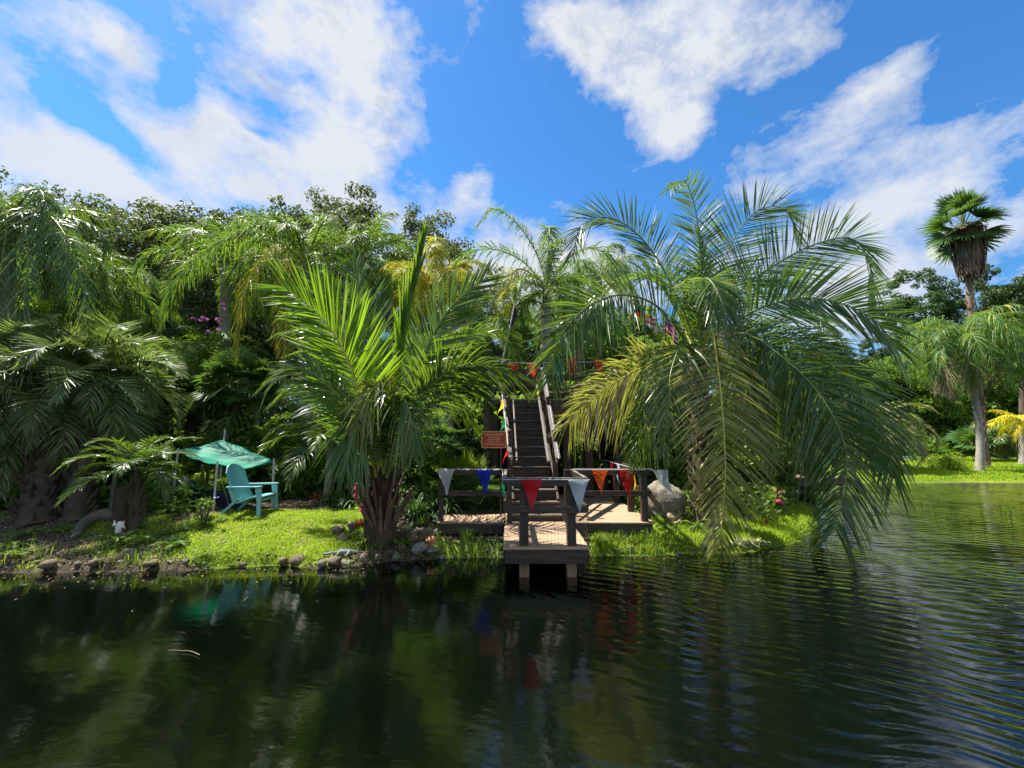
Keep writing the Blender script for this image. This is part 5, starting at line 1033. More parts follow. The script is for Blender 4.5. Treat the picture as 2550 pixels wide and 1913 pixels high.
ex = [([at(1362, 720, 12), at(1340, 640, 12), at(1290, 560, 12), at(1230, 520, 12), at(1190, 560, 12)], Q, dict(n=112, L=.62, w=0.0120, plume=30, droop=.9, jit=9)),
      ([at(1362, 720, 12), at(1300, 650, 12), at(1220, 620, 12), at(1150, 640, 12), at(1110, 690, 12)], Q, dict(n=112, L=.62, w=0.0120, plume=40, droop=.6, jit=9)),
      ([at(1362, 720, 12), at(1365, 620, 11.8), at(1368, 565, 11.4), at(1368, 620, 11.0), at(1365, 720, 10.8)], Q, dict(n=112, L=.62, w=0.0128, plume=40, droop=.8, S0=(1, 0, 0), jit=9)),
      ([at(1362, 720, 12), at(1320, 680, 11.6), at(1280, 675, 11.3), at(1262, 760, 11.1), at(1260, 880, 11.0)], YL, dict(n=125, L=.55, w=0.0128, plume=40, droop=.9, S0=(1, .2, 0), jit=9)),
      ([at(1362, 720, 12), at(1420, 640, 12), at(1480, 620, 12.2), at(1530, 660, 12.3), at(1545, 740, 12.3)], Q, dict(n=112, L=.58, w=0.0120, plume=30, droop=.9, jit=9))]
palm('queen_palm', qbase(1345, 12), at(1362, 725, 12), 'tall centre palm with ringed trunk and drooping plumes behind the staircase', nf=13, L=2.2, el=(-10, 80), curl=(80, 130), n=105, leafL=.55, w=0.0120, plume=40, droop=.8, vee=10, mats=Q, tr=(.17, .14), seed=59, jit=10, extra=ex)
palm('queen_palm', qbase(1480, 15), at(1490, 690, 15), 'plumed palm seen against the cloud between the centre and big right palms', nf=14, L=2.5, el=(10, 75), curl=(100, 140), n=105, leafL=.6, w=0.0128, plume=30, droop=.95, vee=0, mats=Q, tr=(.17, .14), seed=61, jit=8)
palm('queen_palm', qbase(230, 12.5), at(215, 700, 12.5), 'plumed palm arching right of the upper left one', nf=22, L=2.7, el=(-25, 78), curl=(80, 125), n=105, leafL=.6, w=0.0135, plume=40, droop=.7, vee=10, mats=('leaf_queen', 'stalk'), tr=(.18, .14), seed=67, jit=10, extra=[([at(215, 700, 12.4), at(x0, 670, 11.8), at(x1, 740, 11.5), at(x2, 880, 11.4)], ('leaf_queen', 'stalk'), dict(n=112, L=.6, w=0.0128, plume=30, droop=.9, vee=0, jit=10, S0=(1, .2, 0))) for x0, x1, x2 in ((210, 205, 200), (240, 260, 265))])
# --- fan palms
SP = ('leaf_strap', 'stalk')
fanpalm('fan_palm', at(575, 1150, 11.2)*[1, 1, 0]+[0, 0, .45], at(592, 965, 11.2), 'fan palm with a dark fibrous trunk behind the tarp peak', nl=34, L=.55, pet=.75, seed=71, tr=(.15, .12), mats=SP)
fanpalm('fan_palm', at(480, 1150, 11.6)*[1, 1, 0]+[0, 0, .45], at(478, 1000, 11.6), 'fan palm partly hidden left of the tarp peak', nl=26, L=.55, pet=.7, seed=73)
fanpalm('fan_palm', at(90, 1150, 11)*[1, 1, 0]+[0, 0, .45], at(75, 850, 11), 'bright green fan palm above the far left palms', nl=24, L=.7, pet=.7, seed=75, mats=('leaf_lime', 'stalk'))
fanpalm('palmetto', gg(1150, 1250, .45), gg(1150, 1250, .45)+[0, 0, .15], 'low bright palmetto with stiff fans left of the warning sign', 'palmetto', nl=22, L=.42, pet=.75, seed=77, mats=('leaf_lime', 'stalk'), trunk=False, el=(15, 85), droop=.06, n=26, span=230, w=.016)
fanpalm('palmetto', gg(1190, 1262, .45), gg(1190, 1262, .45)+[0, 0, .05], 'small palmetto at the back of the left deck section', 'palmetto', nl=16, L=.40, pet=.5, seed=78, mats=('leaf_strap', 'stalk'), trunk=False, el=(10, 85), droop=.08, n=24, span=230, w=.014)
fanpalm('palmetto', at(1060, 1200, 9.4)*[1, 1, 0]+[0, 0, .45], at(1065, 1120, 9.4), 'green palmetto right of the foreground palm trunk', 'palmetto', nl=22, L=.5, pet=.7, seed=79, trunk=False, el=(0, 85), droop=.2)
fanpalm('fan_palm', at(1640, 1200, 10.6)*[1, 1, 0]+[0, 0, .42], at(1640, 1060, 10.6), 'bright fan palm behind the right deck railing', nl=26, L=.6, pet=.7, seed=81, mats=('leaf_lime', 'stalk'))
# --- pole palm between tarp and trunk
palm('palm_tree', at(700, 1190, 11)*[1, 1, 0]+[0, 0, .46], at(698, 1170, 11), 'small bright feather palm growing right of the tarp', nf=15, L=1.5, el=(10, 85), curl=(40, 80), n=50, leafL=.42, w=.014, droop=.2, mats=('leaf_shrub', 'stalk'), trunk=False, seed=83)
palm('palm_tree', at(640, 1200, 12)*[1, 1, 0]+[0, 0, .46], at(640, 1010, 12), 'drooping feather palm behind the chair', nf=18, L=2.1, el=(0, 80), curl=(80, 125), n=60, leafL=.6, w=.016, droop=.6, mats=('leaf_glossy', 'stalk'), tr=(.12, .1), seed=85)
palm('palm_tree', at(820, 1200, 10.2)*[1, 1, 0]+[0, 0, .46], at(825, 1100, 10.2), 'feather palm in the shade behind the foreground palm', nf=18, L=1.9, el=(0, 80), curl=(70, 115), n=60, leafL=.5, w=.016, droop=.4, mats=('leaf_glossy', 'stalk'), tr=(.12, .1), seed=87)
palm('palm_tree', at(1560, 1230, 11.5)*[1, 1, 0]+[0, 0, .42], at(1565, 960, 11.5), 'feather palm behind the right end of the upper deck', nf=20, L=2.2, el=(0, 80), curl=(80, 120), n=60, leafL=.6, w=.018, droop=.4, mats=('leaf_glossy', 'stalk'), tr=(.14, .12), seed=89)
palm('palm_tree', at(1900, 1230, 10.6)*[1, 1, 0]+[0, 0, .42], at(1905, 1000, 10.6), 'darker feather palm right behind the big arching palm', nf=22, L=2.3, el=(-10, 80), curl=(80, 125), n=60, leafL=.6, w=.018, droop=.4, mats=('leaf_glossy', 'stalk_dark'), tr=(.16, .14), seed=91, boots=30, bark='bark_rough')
palm('palm_tree', gg(2010, 1212, .40), at(2015, 1130, 10.4), 'low feather palm at the island tip beside the footbridge', nf=16, L=1.5, el=(10, 80), curl=(60, 110), n=50, leafL=.45, w=.014, droop=.35, mats=('leaf_old', 'stalk_dark'), tr=(.14, .12), seed=92, boots=30, bark='bark_rough', dead=3)

palm('palm_tree', at(1215, 1200, 12.2)*[1, 1, 0]+[0, 0, .42], at(1215, 830, 12.2), 'yellow green feather palm left of the stair head', nf=24, L=2.2, el=(-20, 82), curl=(75, 120), n=72, leafL=.55, w=.013, plume=25, droop=.5, mats=('leaf_queen', 'stalk'), tr=(.14, .12), seed=121, r0=.02)
palm('palm_tree', at(1120, 1200, 11.2)*[1, 1, 0]+[0, 0, .42], at(1120, 900, 11.2), 'feather palm between the foreground palm and the warning sign', nf=22, L=1.9, el=(-15, 82), curl=(75, 120), n=70, leafL=.5, w=.012, plume=20, droop=.5, mats=('leaf_queen', 'stalk'), tr=(.13, .11), seed=123, r0=.02)
palm('palm_tree', at(1440, 1200, 14)*[1, 1, 0]+[0, 0, .42], at(1440, 800, 14), 'bright feather palm rising behind the upper deck railing', nf=24, L=2.4, el=(-15, 82), curl=(75, 120), n=72, leafL=.6, w=.015, plume=25, droop=.5, mats=('leaf_queen', 'stalk'), tr=(.15, .12), seed=125, r0=.02)
palm('palm_tree', at(500, 1200, 12.6)*[1, 1, 0]+[0, 0, .42], at(500, 900, 12.6), 'bright feather palm behind the purple flowering shrub', nf=24, L=2.2, el=(-15, 82), curl=(75, 120), n=72, leafL=.55, w=.014, plume=25, droop=.5, mats=('leaf_queen', 'stalk'), tr=(.15, .12), seed=127, r0=.02)

# ================================================================== far shore, right
b = gg(2455, 1164, .34); cr = at(2400, 565, b[1]-.6)
R = np.random.RandomState(5); sk = MB(); n_ = 900; az = R.rand(n_)*6.28; u = R.rand(n_); rr = (.80-.30*u)*(1+.12*np.sin(az*5)); top = cr+[0, 0, .12]
P = np.stack([np.stack([top[0]+np.cos(az)*rr*q, top[1]+np.sin(az)*rr*q, top[2]-u*2.3-q2*.8*(.6+.8*((az*37) % 1))], -1) for q, q2 in ((.35, 0), (.8, .15), (1, .5), (.96, 1.0))], 1)
sk.strips(P, np.stack([-np.sin(az), np.cos(az), 0*az], -1)[:, None]*np.array([.02, .05, .05, .015])[None, :, None])
fanpalm('washingtonia_palm', b, cr, 'very tall fan palm with a shaggy brown skirt of dead fronds on the far lawn', nl=36, L=1.15, pet=1.05, sq=(.78, 1.35), jit=.6, seed=95, mats=('leaf_strap', 'stalk'), tr=(.15, .13), bark='bark_thatch', boots=260, skirt=sk, el=(-38, 88), n=20, span=150, w=.045, droop=.16)
root = thing('feather_palm', gg(2438, 1174, .30), 'leaning ringed trunk palm in front of the tall fan palm with a broad drooping crown', 'palm tree'); b = np.array(root.location); cr = at(2400, 850, b[1])
mb = MB(); P = spline([b-[0, 0, .2], at(2440, 1080, b[1]), at(2425, 980, b[1]), cr], 30); mb.tube(P, np.interp(np.linspace(0, 1, 30), [0, .15, .7, 1], [.20, .155, .125, .115])*(1+.04*np.sin(np.arange(30)*2.1)), 14); build('trunk', mb, 'bark_ring', root)
R = np.random.RandomState(97)
for i in range(44):
    az = i*2.4+R.uniform(-.2, .2); e = 75-115*(i/44); C = arc(cr, az, e, R.uniform(2.7, 3.5), R.uniform(85, 125)); build('frond', frond(C, 60, .85, .017, 5, 1.0, 0, 40, .15, R=R, jit=10), ['leaf_queen', 'stalk'] if i < 38 else ['leaf_dead', 'stalk_dark'], root)
palm('yellow_palm', gg(2548, 1158, .34), at(2545, 1045, gg(2548, 1158, .34)[1]), 'palm with golden yellow fronds at the right edge of the far lawn', nf=13, L=1.9, el=(-5, 55), curl=(50, 90), n=50, leafL=.42, w=.022, plume=20, droop=.95, vee=5, mats=('leaf_gold', 'stalk_yellow'), tr=(.2, .15), bark='bark_ring', seed=99)
palm('pindo_palm', gg(2490, 1142, .34), at(2490, 1085, 27), 'silvery green feather palm behind the tall fan palm', nf=30, L=2.4, el=(-10, 82), curl=(85, 130), n=50, leafL=.6, w=.022, droop=.5, mats=('leaf_grey', 'stalk'), tr=(.3, .3), seed=101, bark='bark_rough')
palm('pindo_palm', gg(2180, 1150, .34), at(2170, 1060, 21), 'old green feather palm at the left end of the far lawn', nf=30, L=3.0, el=(-10, 82), curl=(85, 130), n=56, leafL=.75, w=.024, droop=.5, mats=('leaf_old', 'stalk'), tr=(.3, .3), seed=103, bark='bark_rough', dead=4)
palm('pindo_palm', gg(2060, 1145, .34), at(2060, 1020, 24), 'feather palm behind the footbridge on the far lawn', nf=24, L=2.8, el=(-10, 82), curl=(85, 130), n=50, leafL=.7, w=.024, droop=.5, mats=('leaf_queen', 'stalk'), tr=(.3, .3), seed=104, bark='bark_rough')
fanpalm('fan_palm', gg(2415, 1136, .34), at(2420, 1115, 27), 'low fan palm between the two trunks on the far lawn', nl=20, L=.9, pet=.9, seed=105, trunk=False, w=.04)
fanpalm('fan_palm', gg(2540, 880, .34) if False else at(2545, 1140, 29)*[1, 1, 0]+[0, 0, .34], at(2548, 880, 29), 'fan palm half cut by the right picture edge', nl=24, L=1.2, pet=1.4, seed=107, w=.05, tr=(.2, .2))
def agave(px, py, z, n, L, w_, mat, label, el=(10, 80), curl=.08, name='agave'):
    p = gg(px, py, z); mb = MB(); rosette(mb, p, n, L, w_, el, curl); return tag(build(name, mb, mat), label, 'agave')
agave(2380, 1136, .34, 34, 1.15, .055, 'leaf_strap', 'large pale green agave on the far lawn left of the leaning trunk'); agave(2328, 1136, .34, 30, 1.1, .06, 'leaf_dark', 'blue grey agave left of the pale green one')
for i, (px, py) in enumerate([(2295, 1132), (2452, 1136), (2460, 1139), (2352, 1130)]):
    rock(px, py, 20, 15, .36, 'stone_white', 'white painted stone at the back of the far lawn', 'white stones at the back of the far lawn', k=10)

# ================================================================== broadleaf trees
protoA = tree('oak_tree', at(700, 1085, 23)*[1, 1, 0]+[0, 0, .3], 16.6, 3.9, 'dark oak with ragged open crown left of the tallest one', nclump=170, npc=200, leaf=.12, seed=3, clr=.95, cz=.56, zr=.44)
o = tree('oak_tree', at(855, 1085, 24)*[1, 1, 0]+[0, 0, .3], 18.3, 3.4, 'tallest dark oak with ragged open crown behind the foreground palm', nclump=140, npc=190, leaf=.12, seed=8, clr=.85, cz=.56, zr=.46)
o = tree('oak_tree', at(1045, 1085, 24)*[1, 1, 0]+[0, 0, .3], 17.2, 3.9, 'dark oak with flat right shoulder just right of the tallest one', nclump=150, npc=190, leaf=.12, seed=14, clr=.85, cz=.56, zr=.43)
protoB = tree('oak_tree', at(330, 1085, 21)*[1, 1, 0]+[0, 0, .3], 14.4, 4.6, 'broad oak between the upper left palm and the tall oaks', nclump=180, npc=200, leaf=.12, seed=19, clr=.95, cz=.54, zr=.47)
lab = ['oak just right of the broad left oak', 'light green oak left of the tall oaks', 'oak behind the upper left palm', 'thin topped oak rising above the upper left palm', 'low oak filling the gap at the centre left', 'oak in the second row behind the broad left oak', 'oak in the second row behind the tall oaks', 'low oak behind the centre palm', 'oak behind the big right palm', 'low oak right of the big right palm']
pos = [(480, 22, .98, 1.4), (600, 22.5, 1.0, 2.6), (150, 21, .95, 4.0), (70, 19, .98, 5.1), (420, 19, .72, 0.7), (250, 28, 1.15, 3.3), (760, 29, 1.12, 2.0), (1200, 24, .82, 5.5), (1640, 26, .62, 1.0), (1850, 28, .66, 3.0)]
for i, ((px, Y_, s_, rz), lb) in enumerate(zip(pos, lab)):
    q = at(px, 1085, Y_); copy_tree(protoB if i % 2 else protoA, (q[0], q[1], .2), rz, s_, lb)
# far right trees
pn = tree('pine_tree', at(2490, 1085, 42)*[1, 1, 0]+[0, 0, .3], 21, 3.8, 'spreading flat topped pine behind the tall fan palm', nclump=80, npc=260, leaf=.15, seed=33, mats='leaf_pine', cz=.70, zr=.28)
lab = ['pine left of the tall fan palm', 'pine further right beyond the spreading one', 'pine between the big palm and the tall fan palm', 'small pine low behind the big right palm']
for (px, Y_, s_, rz), lb in zip([(2330, 42, .97, 2.0), (2640, 46, 1.05, 4.0), (2200, 52, .72, 1.0), (2080, 48, .72, 5.0)], lab): q = at(px, 1085, Y_); copy_tree(pn, (q[0], q[1], .3), rz, s_, lb)
dk = tree('broadleaf_tree', at(2260, 1085, 36)*[1, 1, 0]+[0, 0, .3], 9.5, 4.5, 'dark broadleaf tree at the back of the far lawn left of the tall fan palm', nclump=120, npc=230, leaf=.16, seed=37, mats='leaf_shrub', cz=.5, zr=.46)
lab = ['dark broadleaf tree directly behind the leaning palm', 'dark broadleaf tree behind the golden palm', 'dark broadleaf tree beyond the right picture edge', 'dark broadleaf tree behind the island tip', 'dark broadleaf tree seen under the big right palm', 'dark broadleaf tree behind the upper deck', 'dark broadleaf tree behind the staircase', 'dark broadleaf tree in the back row at far right', 'dark broadleaf tree in the back row behind the tall fan palm']
for (px, Y_, s_, rz), lb in zip([(2400, 37, 1, 1.0), (2520, 36, 1.05, 2.0), (2680, 36, 1.1, 3.0), (2130, 38, 1.0, 4.0), (1960, 37, .95, 5.0), (1600, 24, 1.02, .6), (1420, 22, .98, 1.6), (2560, 50, 1.5, 2.6), (2340, 50, 1.45, 3.6)], lab): q = at(px, 1085, Y_); copy_tree(dk, (q[0], q[1], .3), rz, s_, lb)

# ================================================================== shrubs and underplanting
def mkshrub(name, label, px, py, z, mats, r, h, n, size, seed, cat='shrub'):
    p = gg(px, py, z) if py else px; root = thing(name, p, label, cat); a, s_ = shrub_proto(seed, n, size, mats, r, h)
    for q in (a, s_): q.v = [v+p for v in q.v]
    build('foliage', a, mats, root); build('stems', s_, 'bark_oak', root); return root
mkshrub('shrub', 'rounded yellow green bush on the far lawn beside the leaning trunk', 2362, 1172, .32, 'leaf_lime', 1.0, .75, 4200, .05, 201)
mkshrub('shrub', 'dense dark green bush at the back of the far lawn', 2288, 1138, .32, 'leaf_shrub', 1.9, 2.4, 5200, .10, 202)
fl_ = mkshrub('flowering_shrub', 'small leafy shrub with one lilac flower in front of the tarp pole', 505, 1312, .38, 'leaf_shrub', .24, .52, 700, .028, 203)
mb = MB(); p = gg(535, 1312, .38)+[-.01, -.02, .50]; rosette(mb, p, 8, .055, .028, (10, 40), .1); build('flower', mb, 'flower_lilac', fl_)
cm = mkshrub('flowering_shrub', 'tall shrub with purple blossom tips under the arching yellow frond', at(525, 1150, 10.8)*[1, 1, 0]+[0, 0, .4], None, 0, 'leaf_shrub', .75, 3.9, 3600, .05, 204)
mb = MB(); R = np.random.RandomState(9); base = np.array(cm.location)
for i in range(11):
    q = at(R.uniform(480, 560), R.uniform(755, 830), 10.3); leaves(mb, q, .05, 16, .026, R)
build('blossom', mb, 'flower_purple', cm)
# generic shrubs of the dense planting: copied prototypes
def proto(name, label, cat, group, mats, kind, seed):
    root = thing(name, (0, 0, 0), label, cat, group); R = np.random.RandomState(seed)
    if kind == 'shrub':
        a, s_ = shrub_proto(seed, 1900, .075, mats, .75, 1.3); build('foliage', a, mats, root); build('stems', s_, 'bark_oak', root)
    elif kind == 'strap':
        mb = MB(); rosette(mb, (0, 0, 0), 90, .85, .020, (25, 88), .75, R); build('leaves', mb, mats, root)
    elif kind == 'brom':
        mb = MB(); rosette(mb, (0, 0, 0), 34, .42, .024, (25, 80), .45, R); build('leaves', mb, mats, root)
    elif kind == 'banana':
        mb = MB(); rosette(mb, (0, 0, .3), 12, 1.9, .17, (45, 85), .55, R, k=9); mb.tube([(0, 0, -.1), (0, 0, .6)], [.09, .06], 8); build('leaves', mb, mats, root)
    elif kind == 'fern':
        for i in range(9):
            az = i*2.4+R.uniform(-.2, .2); C = arc((0, 0, .02), az, R.uniform(35, 70), R.uniform(.3, .45), 80); build('frond', frond(C, 22, .11, .010, 10, .2, R=R, r0=.004, a0=80), [mats, 'stalk'], root)
    return root
gS = 'leafy shrubs filling the planting behind the bank'; gT = 'strap leaved clumps under the palms'; gB = 'bromeliads under the palms'; gN = 'broad leaved plants behind the deck'; gF = 'small ferns on the bank'
pS = [proto('shrub', 'leafy green shrub in the dense planting behind the bank', 'shrub', gS, m_, 'shrub', 210+i) for i, m_ in enumerate(['leaf_shrub', 'leaf_shrub', 'leaf_dark'])]
pSl = proto('shrub', 'yellow green leafy shrub in the dense planting behind the bank', 'shrub', 'yellow green shrubs in the planting', 'leaf_lime', 'shrub', 214)
pT = [proto('strap_leaved_clump', 'clump of long arching strap leaves under the palms', 'plant', gT, m_, 'strap', 220+i) for i, m_ in enumerate(['leaf_strap', 'leaf_strap', 'leaf_dark'])]
pB = [proto('bromeliad', 'green bromeliad rosette under the palms', 'plant', gB, 'leaf_lime', 'brom', 231), proto('bromeliad', 'red leaved bromeliad rosette under the palms', 'plant', 'red bromeliads under the palms', 'leaf_red', 'brom', 232), proto('bromeliad', 'orange leaved bromeliad rosette under the palms', 'plant', 'orange bromeliads under the palms', 'leaf_orange', 'brom', 233)]
pN = proto('broad_leaved_plant', 'tall plant with broad bright paddle leaves behind the deck', 'plant', gN, 'leaf_lime', 'banana', 241)
pF = proto('fern', 'small green fern on the bank', 'fern', gF, 'leaf_shrub', 'fern', 251)
used = set()
def put(pr, x, y, sc=1.0, z=None):
    z = Hs(x, y)-.02 if z is None else z; rz = random.uniform(0, 6.28)
    if pr.name not in used:
        used.add(pr.name); pr.location = (x, y, z); pr.rotation_euler = (0, 0, rz); pr.scale = (sc, sc, sc); return pr
    return copy_tree(pr, (x, y, z), rz, sc)
def putp(pr, px, Y_, sc=1.0): q = at(px, 1085, Y_); return put(pr, q[0], q[1], sc)
R = np.random.RandomState(77)
# back rows, tall to short towards the pond
for i in range(26): putp(pS[i % 3], 20+i*100/1.0*.96+R.uniform(-20, 20), R.uniform(14, 16.5), R.uniform(1.8, 2.7)) if i*96 < 2000 else None
for i in range(20):
    px = 10+i*98+R.uniform(-25, 25)
    if 1180 < px < 1560: continue
    putp(pS[i % 3] if i % 4 else pSl, px, R.uniform(11.5, 13), R.uniform(1.2, 1.9))
for i, (px, Y_, s_) in enumerate([(150, 10.2, 1.0), (60, 10.2, 1.2), (230, 10.6, 1.0), (320, 10.5, .9), (860, 10.8, 1.0), (930, 10.5, 1.1), (1010, 10.2, 1.0), (1085, 10.4, 1.0), (1160, 11.2, 1.2), (1620, 11.3, 1.3), (1700, 9.9, 1.0), (1760, 9.6, .9), (1840, 10.4, 1.1), (1920, 11.2, .9), (1230, 12.6, 1.4), (1330, 13.6, 1.4), (1430, 14, 1.5), (1520, 13.5, 1.3)]): putp(pS[i % 3], px, Y_, s_)
for px, Y_, s_ in [(440, 10.8, .9), (640, 11.2, .9), (870, 11.4, 1.2), (990, 12.4, 1.4), (1060, 11.6, 1.1), (250, 12.4, 1.6), (330, 11.9, 1.5), (60, 12, 1.7), (420, 12.6, 1.6), (610, 12.2, 1.3), (520, 11.8, 1.4), (710, 12.8, 1.4), (1120, 11.8, 1.3), (1250, 13.8, 1.7), (470, 9.7, .55), (530, 9.9, .6), (580, 9.4, .5), (1440, 12.4, 1.0), (1700, 11.8, 1.2), (1000, 11.6, 1.0), (160, 11.5, 1.0), (880, 12, 1.1)]: putp(pSl, px, Y_, s_)
for px, Y_, s_ in [(1440, 11.6, .8), (1425, 12.1, 1.0), (1462, 12.3, .9), (880, 10.1, .6)]: putp(pN, px, Y_, s_)
for i, (px, Y_, s_) in enumerate([(870, 8.8, .9), (900, 8.9, 1.0), (1000, 8.3, .9), (1040, 8.1, 1.0), (1080, 8.4, .9), (1120, 8.5, 1.0), (1000, 9.0, 1.1), (1060, 9.0, 1.2), (1140, 9.1, 1.0), (1220, 8.9, .9), (1240, 9.6, 1.0), (960, 9.2, 1.1), (840, 9.3, .9), (440, 9.0, .6), (380, 9.1, .8), (350, 8.7, .8), (270, 9.0, .8), (470, 8.4, .5), (1570, 9.9, .9), (1600, 10.2, 1.0), (1540, 11.2, 1.0), (1750, 8.8, .9), (1790, 9.0, 1.0), (1700, 9.0, .8), (60, 9.0, .9), (10, 8.6, .9), (150, 9.0, .8), (215, 8.8, .8), (1860, 9.2, .8), (1830, 8.6, .6), (660, 10.6, .7), (700, 10.4, .6), (735, 10.8, .7), (800, 10.3, .7), (620, 10.0, .5), (1905, 9.6, .7), (2270, 27, 1.2)]): putp(pT[i % 3], px, Y_, s_)
for i, (px, Y_, s_) in enumerate([(480, 9.2, 1.0), (510, 9.3, 1.0), (545, 9.1, 1.1), (575, 9.0, 1.0), (598, 9.1, .9), (525, 9.6, 1.1), (460, 9.5, 1.0), (230, 9.4, 1.1), (265, 9.2, 1.1), (740, 10.1, .7), (705, 9.9, .6), (1095, 7.9, .6), (1055, 7.8, .6), (900, 8.5, .7)]): putp(pB[0], px, Y_, s_)
for px, Y_, s_ in [(700, 10.2, .7), (800, 9.7, .8), (905, 7.6, .55), (760, 11.5, .9), (690, 10.0, .6), (1890, 8.4, .5)]: putp(pB[1], px, Y_, s_)
for px, Y_, s_ in [(830, 9.9, .9), (845, 10.2, .9), (480, 9.9, .8), (1440, 11.3, .8), (560, 9.6, .7)]: putp(pB[2], px, Y_, s_)
for i in range(34):
    px = R.uniform(10, 900); p = gg(px, R.uniform(1290, 1395), .2)
    if -4.6 < p[0] < -2.4 and i % 4: continue
    put(pF, p[0], p[1], R.uniform(.35, .8))
for px, Y_, s_ in [(440, 8.2, 1.2), (470, 8.1, 1.1), (415, 8.3, 1.2), (1590, 7.6, .6), (1650, 7.7, .7), (1720, 7.9, .9), (930, 6.95, .8), (975, 7.0, .8), (1010, 7.0, .6), (1760, 7.5, .6)]: putp(pF, px, Y_, s_)
# pink flower spike on foreground palm
mb = MB(); p = at(893, 1222, 6.7); leaves(mb, p, .09, 60, .045, R, 1.2); mb2 = MB(); leaves(mb2, p+[.08, .02, -.25], .08, 40, .035, R, 1.3); tag(build('flower_cluster', mb2, 'flower_pink'), 'lower small pink flower cluster among the cut stubs of the foreground palm', 'flowers'); o = build('flower_cluster', mb, 'flower_pink'); tag(o, 'pink flower cluster growing against the foreground palm trunk', 'flowers')

# low ground cover behind everything: one uncountable mass on the island
mb = MB(); n_ = 52000; x = R.uniform(-15, 8, n_); y = R.uniform(8.4, 16, n_); di = sdf(ISL, x, y)
keep = (di > .4) & ~((x > -1.5) & (x < 2.7) & (y < 13.4)) & ~((x > -6.2) & (x < -3.2) & (y < 10.0)) & ~(np.abs(x+7.85+.62*(y-12.2)) < .7) & (fbm(x*.9, y*.9, 3, 4) > -.12); x, y = x[keep], y[keep]; z = H(x, y); k_ = len(x)
hgt = (.25+.9*np.clip(fbm(x*.7, y*.7, 3, 8)+.25, 0, 1)); P0 = np.stack([x, y, z+R.rand(k_)*hgt], -1)
nn = norm(R.normal(0, .8, (k_, 3))+[0, -.2, .8]); a = norm(np.cross(nn, R.normal(size=(k_, 3)))); b_ = np.cross(nn, a); sz = R.uniform(.05, .12, k_)[:, None]
V = np.stack([P0-a*sz, P0+b_*sz*.45, P0+a*sz, P0-b_*sz*.45], 1); mb.add(V.reshape(-1, 3), np.arange(4*k_).reshape(-1, 4), 0, np.repeat(R.rand(k_), 4))
tag(build('ground_cover', mb, 'leaf_shrub'), 'low leafy ground cover under the trees', kind='stuff')
# hedge line at the back of far lawn and behind island, dark mass
mb = MB(); n_ = 90000; x = R.uniform(-40, 62, n_); y = 34+R.uniform(0, 3, n_)+np.where(x < 8, -9, 0); hh = np.where(x < 9, 8.0, 5.0)+5*(fbm(x*.35, y*.1, 4, 6)); zc = R.rand(n_)*hh
P0 = np.stack([x, y, .3+zc], -1); nn = norm(R.normal(0, .7, (n_, 3))+[0, -.5, .5]); a = norm(np.cross(nn, R.normal(size=(n_, 3)))); b_ = np.cross(nn, a); sz = R.uniform(.12, .28, n_)[:, None]
V = np.stack([P0-a*sz, P0+b_*sz*.5, P0+a*sz, P0-b_*sz*.5], 1); mb.add(V.reshape(-1, 3), np.arange(4*n_).reshape(-1, 4), 0, np.repeat(R.rand(n_), 4))
tag(build('woodland_edge', mb, 'leaf_dark'), 'dark woodland edge closing the back of the garden', kind='stuff')

# ================================================================== grass and litter
def blades(n, xr, yr, dens, hmin, hmax, w_, mat, name, label, lean=.5, zmin=.02, seed=1, avoid=True):
    R = np.random.RandomState(seed); x = R.uniform(*xr, n); y = R.uniform(*yr, n); z = H(x, y); k = (z > zmin) & (R.rand(n) < dens(x, y))
    if avoid: k &= ~((x > -1.33) & (x < 2.5) & (y > 7.62) & (y < 11)) & ~((x > -.1) & (x < 1.05) & (y > 5.6) & (y < 7.7))
    x, y, z = x[k], y[k], z[k]; m = len(x); h = R.uniform(hmin, hmax, m)*(.7+.6*(fbm(x*2, y*2, 2, 7)+.5)); az = R.rand(m)*6.28; ln = R.rand(m)*lean*h
    B0 = np.stack([x, y, z-.01], -1); dr = np.stack([np.cos(az), np.sin(az), 0*az], -1); wv = np.stack([-np.sin(az+R.rand(m)), np.cos(az), 0*az], -1)*w_
    P = np.stack([B0, B0+dr*ln[:, None]*.35+np.array([0, 0, 1])*h[:, None]*.6, B0+dr*ln[:, None]+np.array([0, 0, 1])*h[:, None]*(.98-.3*(ln/h)[:, None])], 1)
    mb = MB(); mb.strips(P, wv[:, None]*np.array([1, .8, .08])[None, :, None], 0, np.clip(R.rand(m)*.8+fbm(x*1.2, y*1.2, 3, 12)*.9+.1, 0, 1)); return tag(build(name, mb, mat), label, kind='stuff')
dn = lambda x, y: sm((grassness(x, y)-.30+.9*fbm(x*1.5, y*1.5, 4, 21))/.55)*sm((.62+fbm(x*6, y*6, 3, 41)*1.6)/.7)
blades(210000, (-10.5, -1.7), (6.0, 9.4), dn, .025, .065, .0042, 'grass_blade', 'grass', 'short lawn grass on the left bank', .9, seed=2)
blades(120000, (.8, 8.2), (6.8, 11.8), dn, .04, .12, .0050, 'grass_blade', 'grass', 'lush grass on the right bank', .9, seed=3)
blades(90000, (7, 38), (16.9, 33), lambda x, y: (sdf(FAR, x, y) > .05)*1.0, .06, .13, .018, 'grass_blade', 'grass', 'mown grass on the far lawn', .6, .05, seed=4)
blades(9500, (-10.5, 5.0), (6.0, 7.9), lambda x, y: sm((.55-sdf(ISL, x, y))/.5)*sm((fbm(x*1.6, y*1.6, 3, 31)+.12)/.2), .10, .28, .0045, 'leaf_lime', 'tall_grass', 'tufts of long grass leaning over the pond edge', 1.1, .0, seed=5)
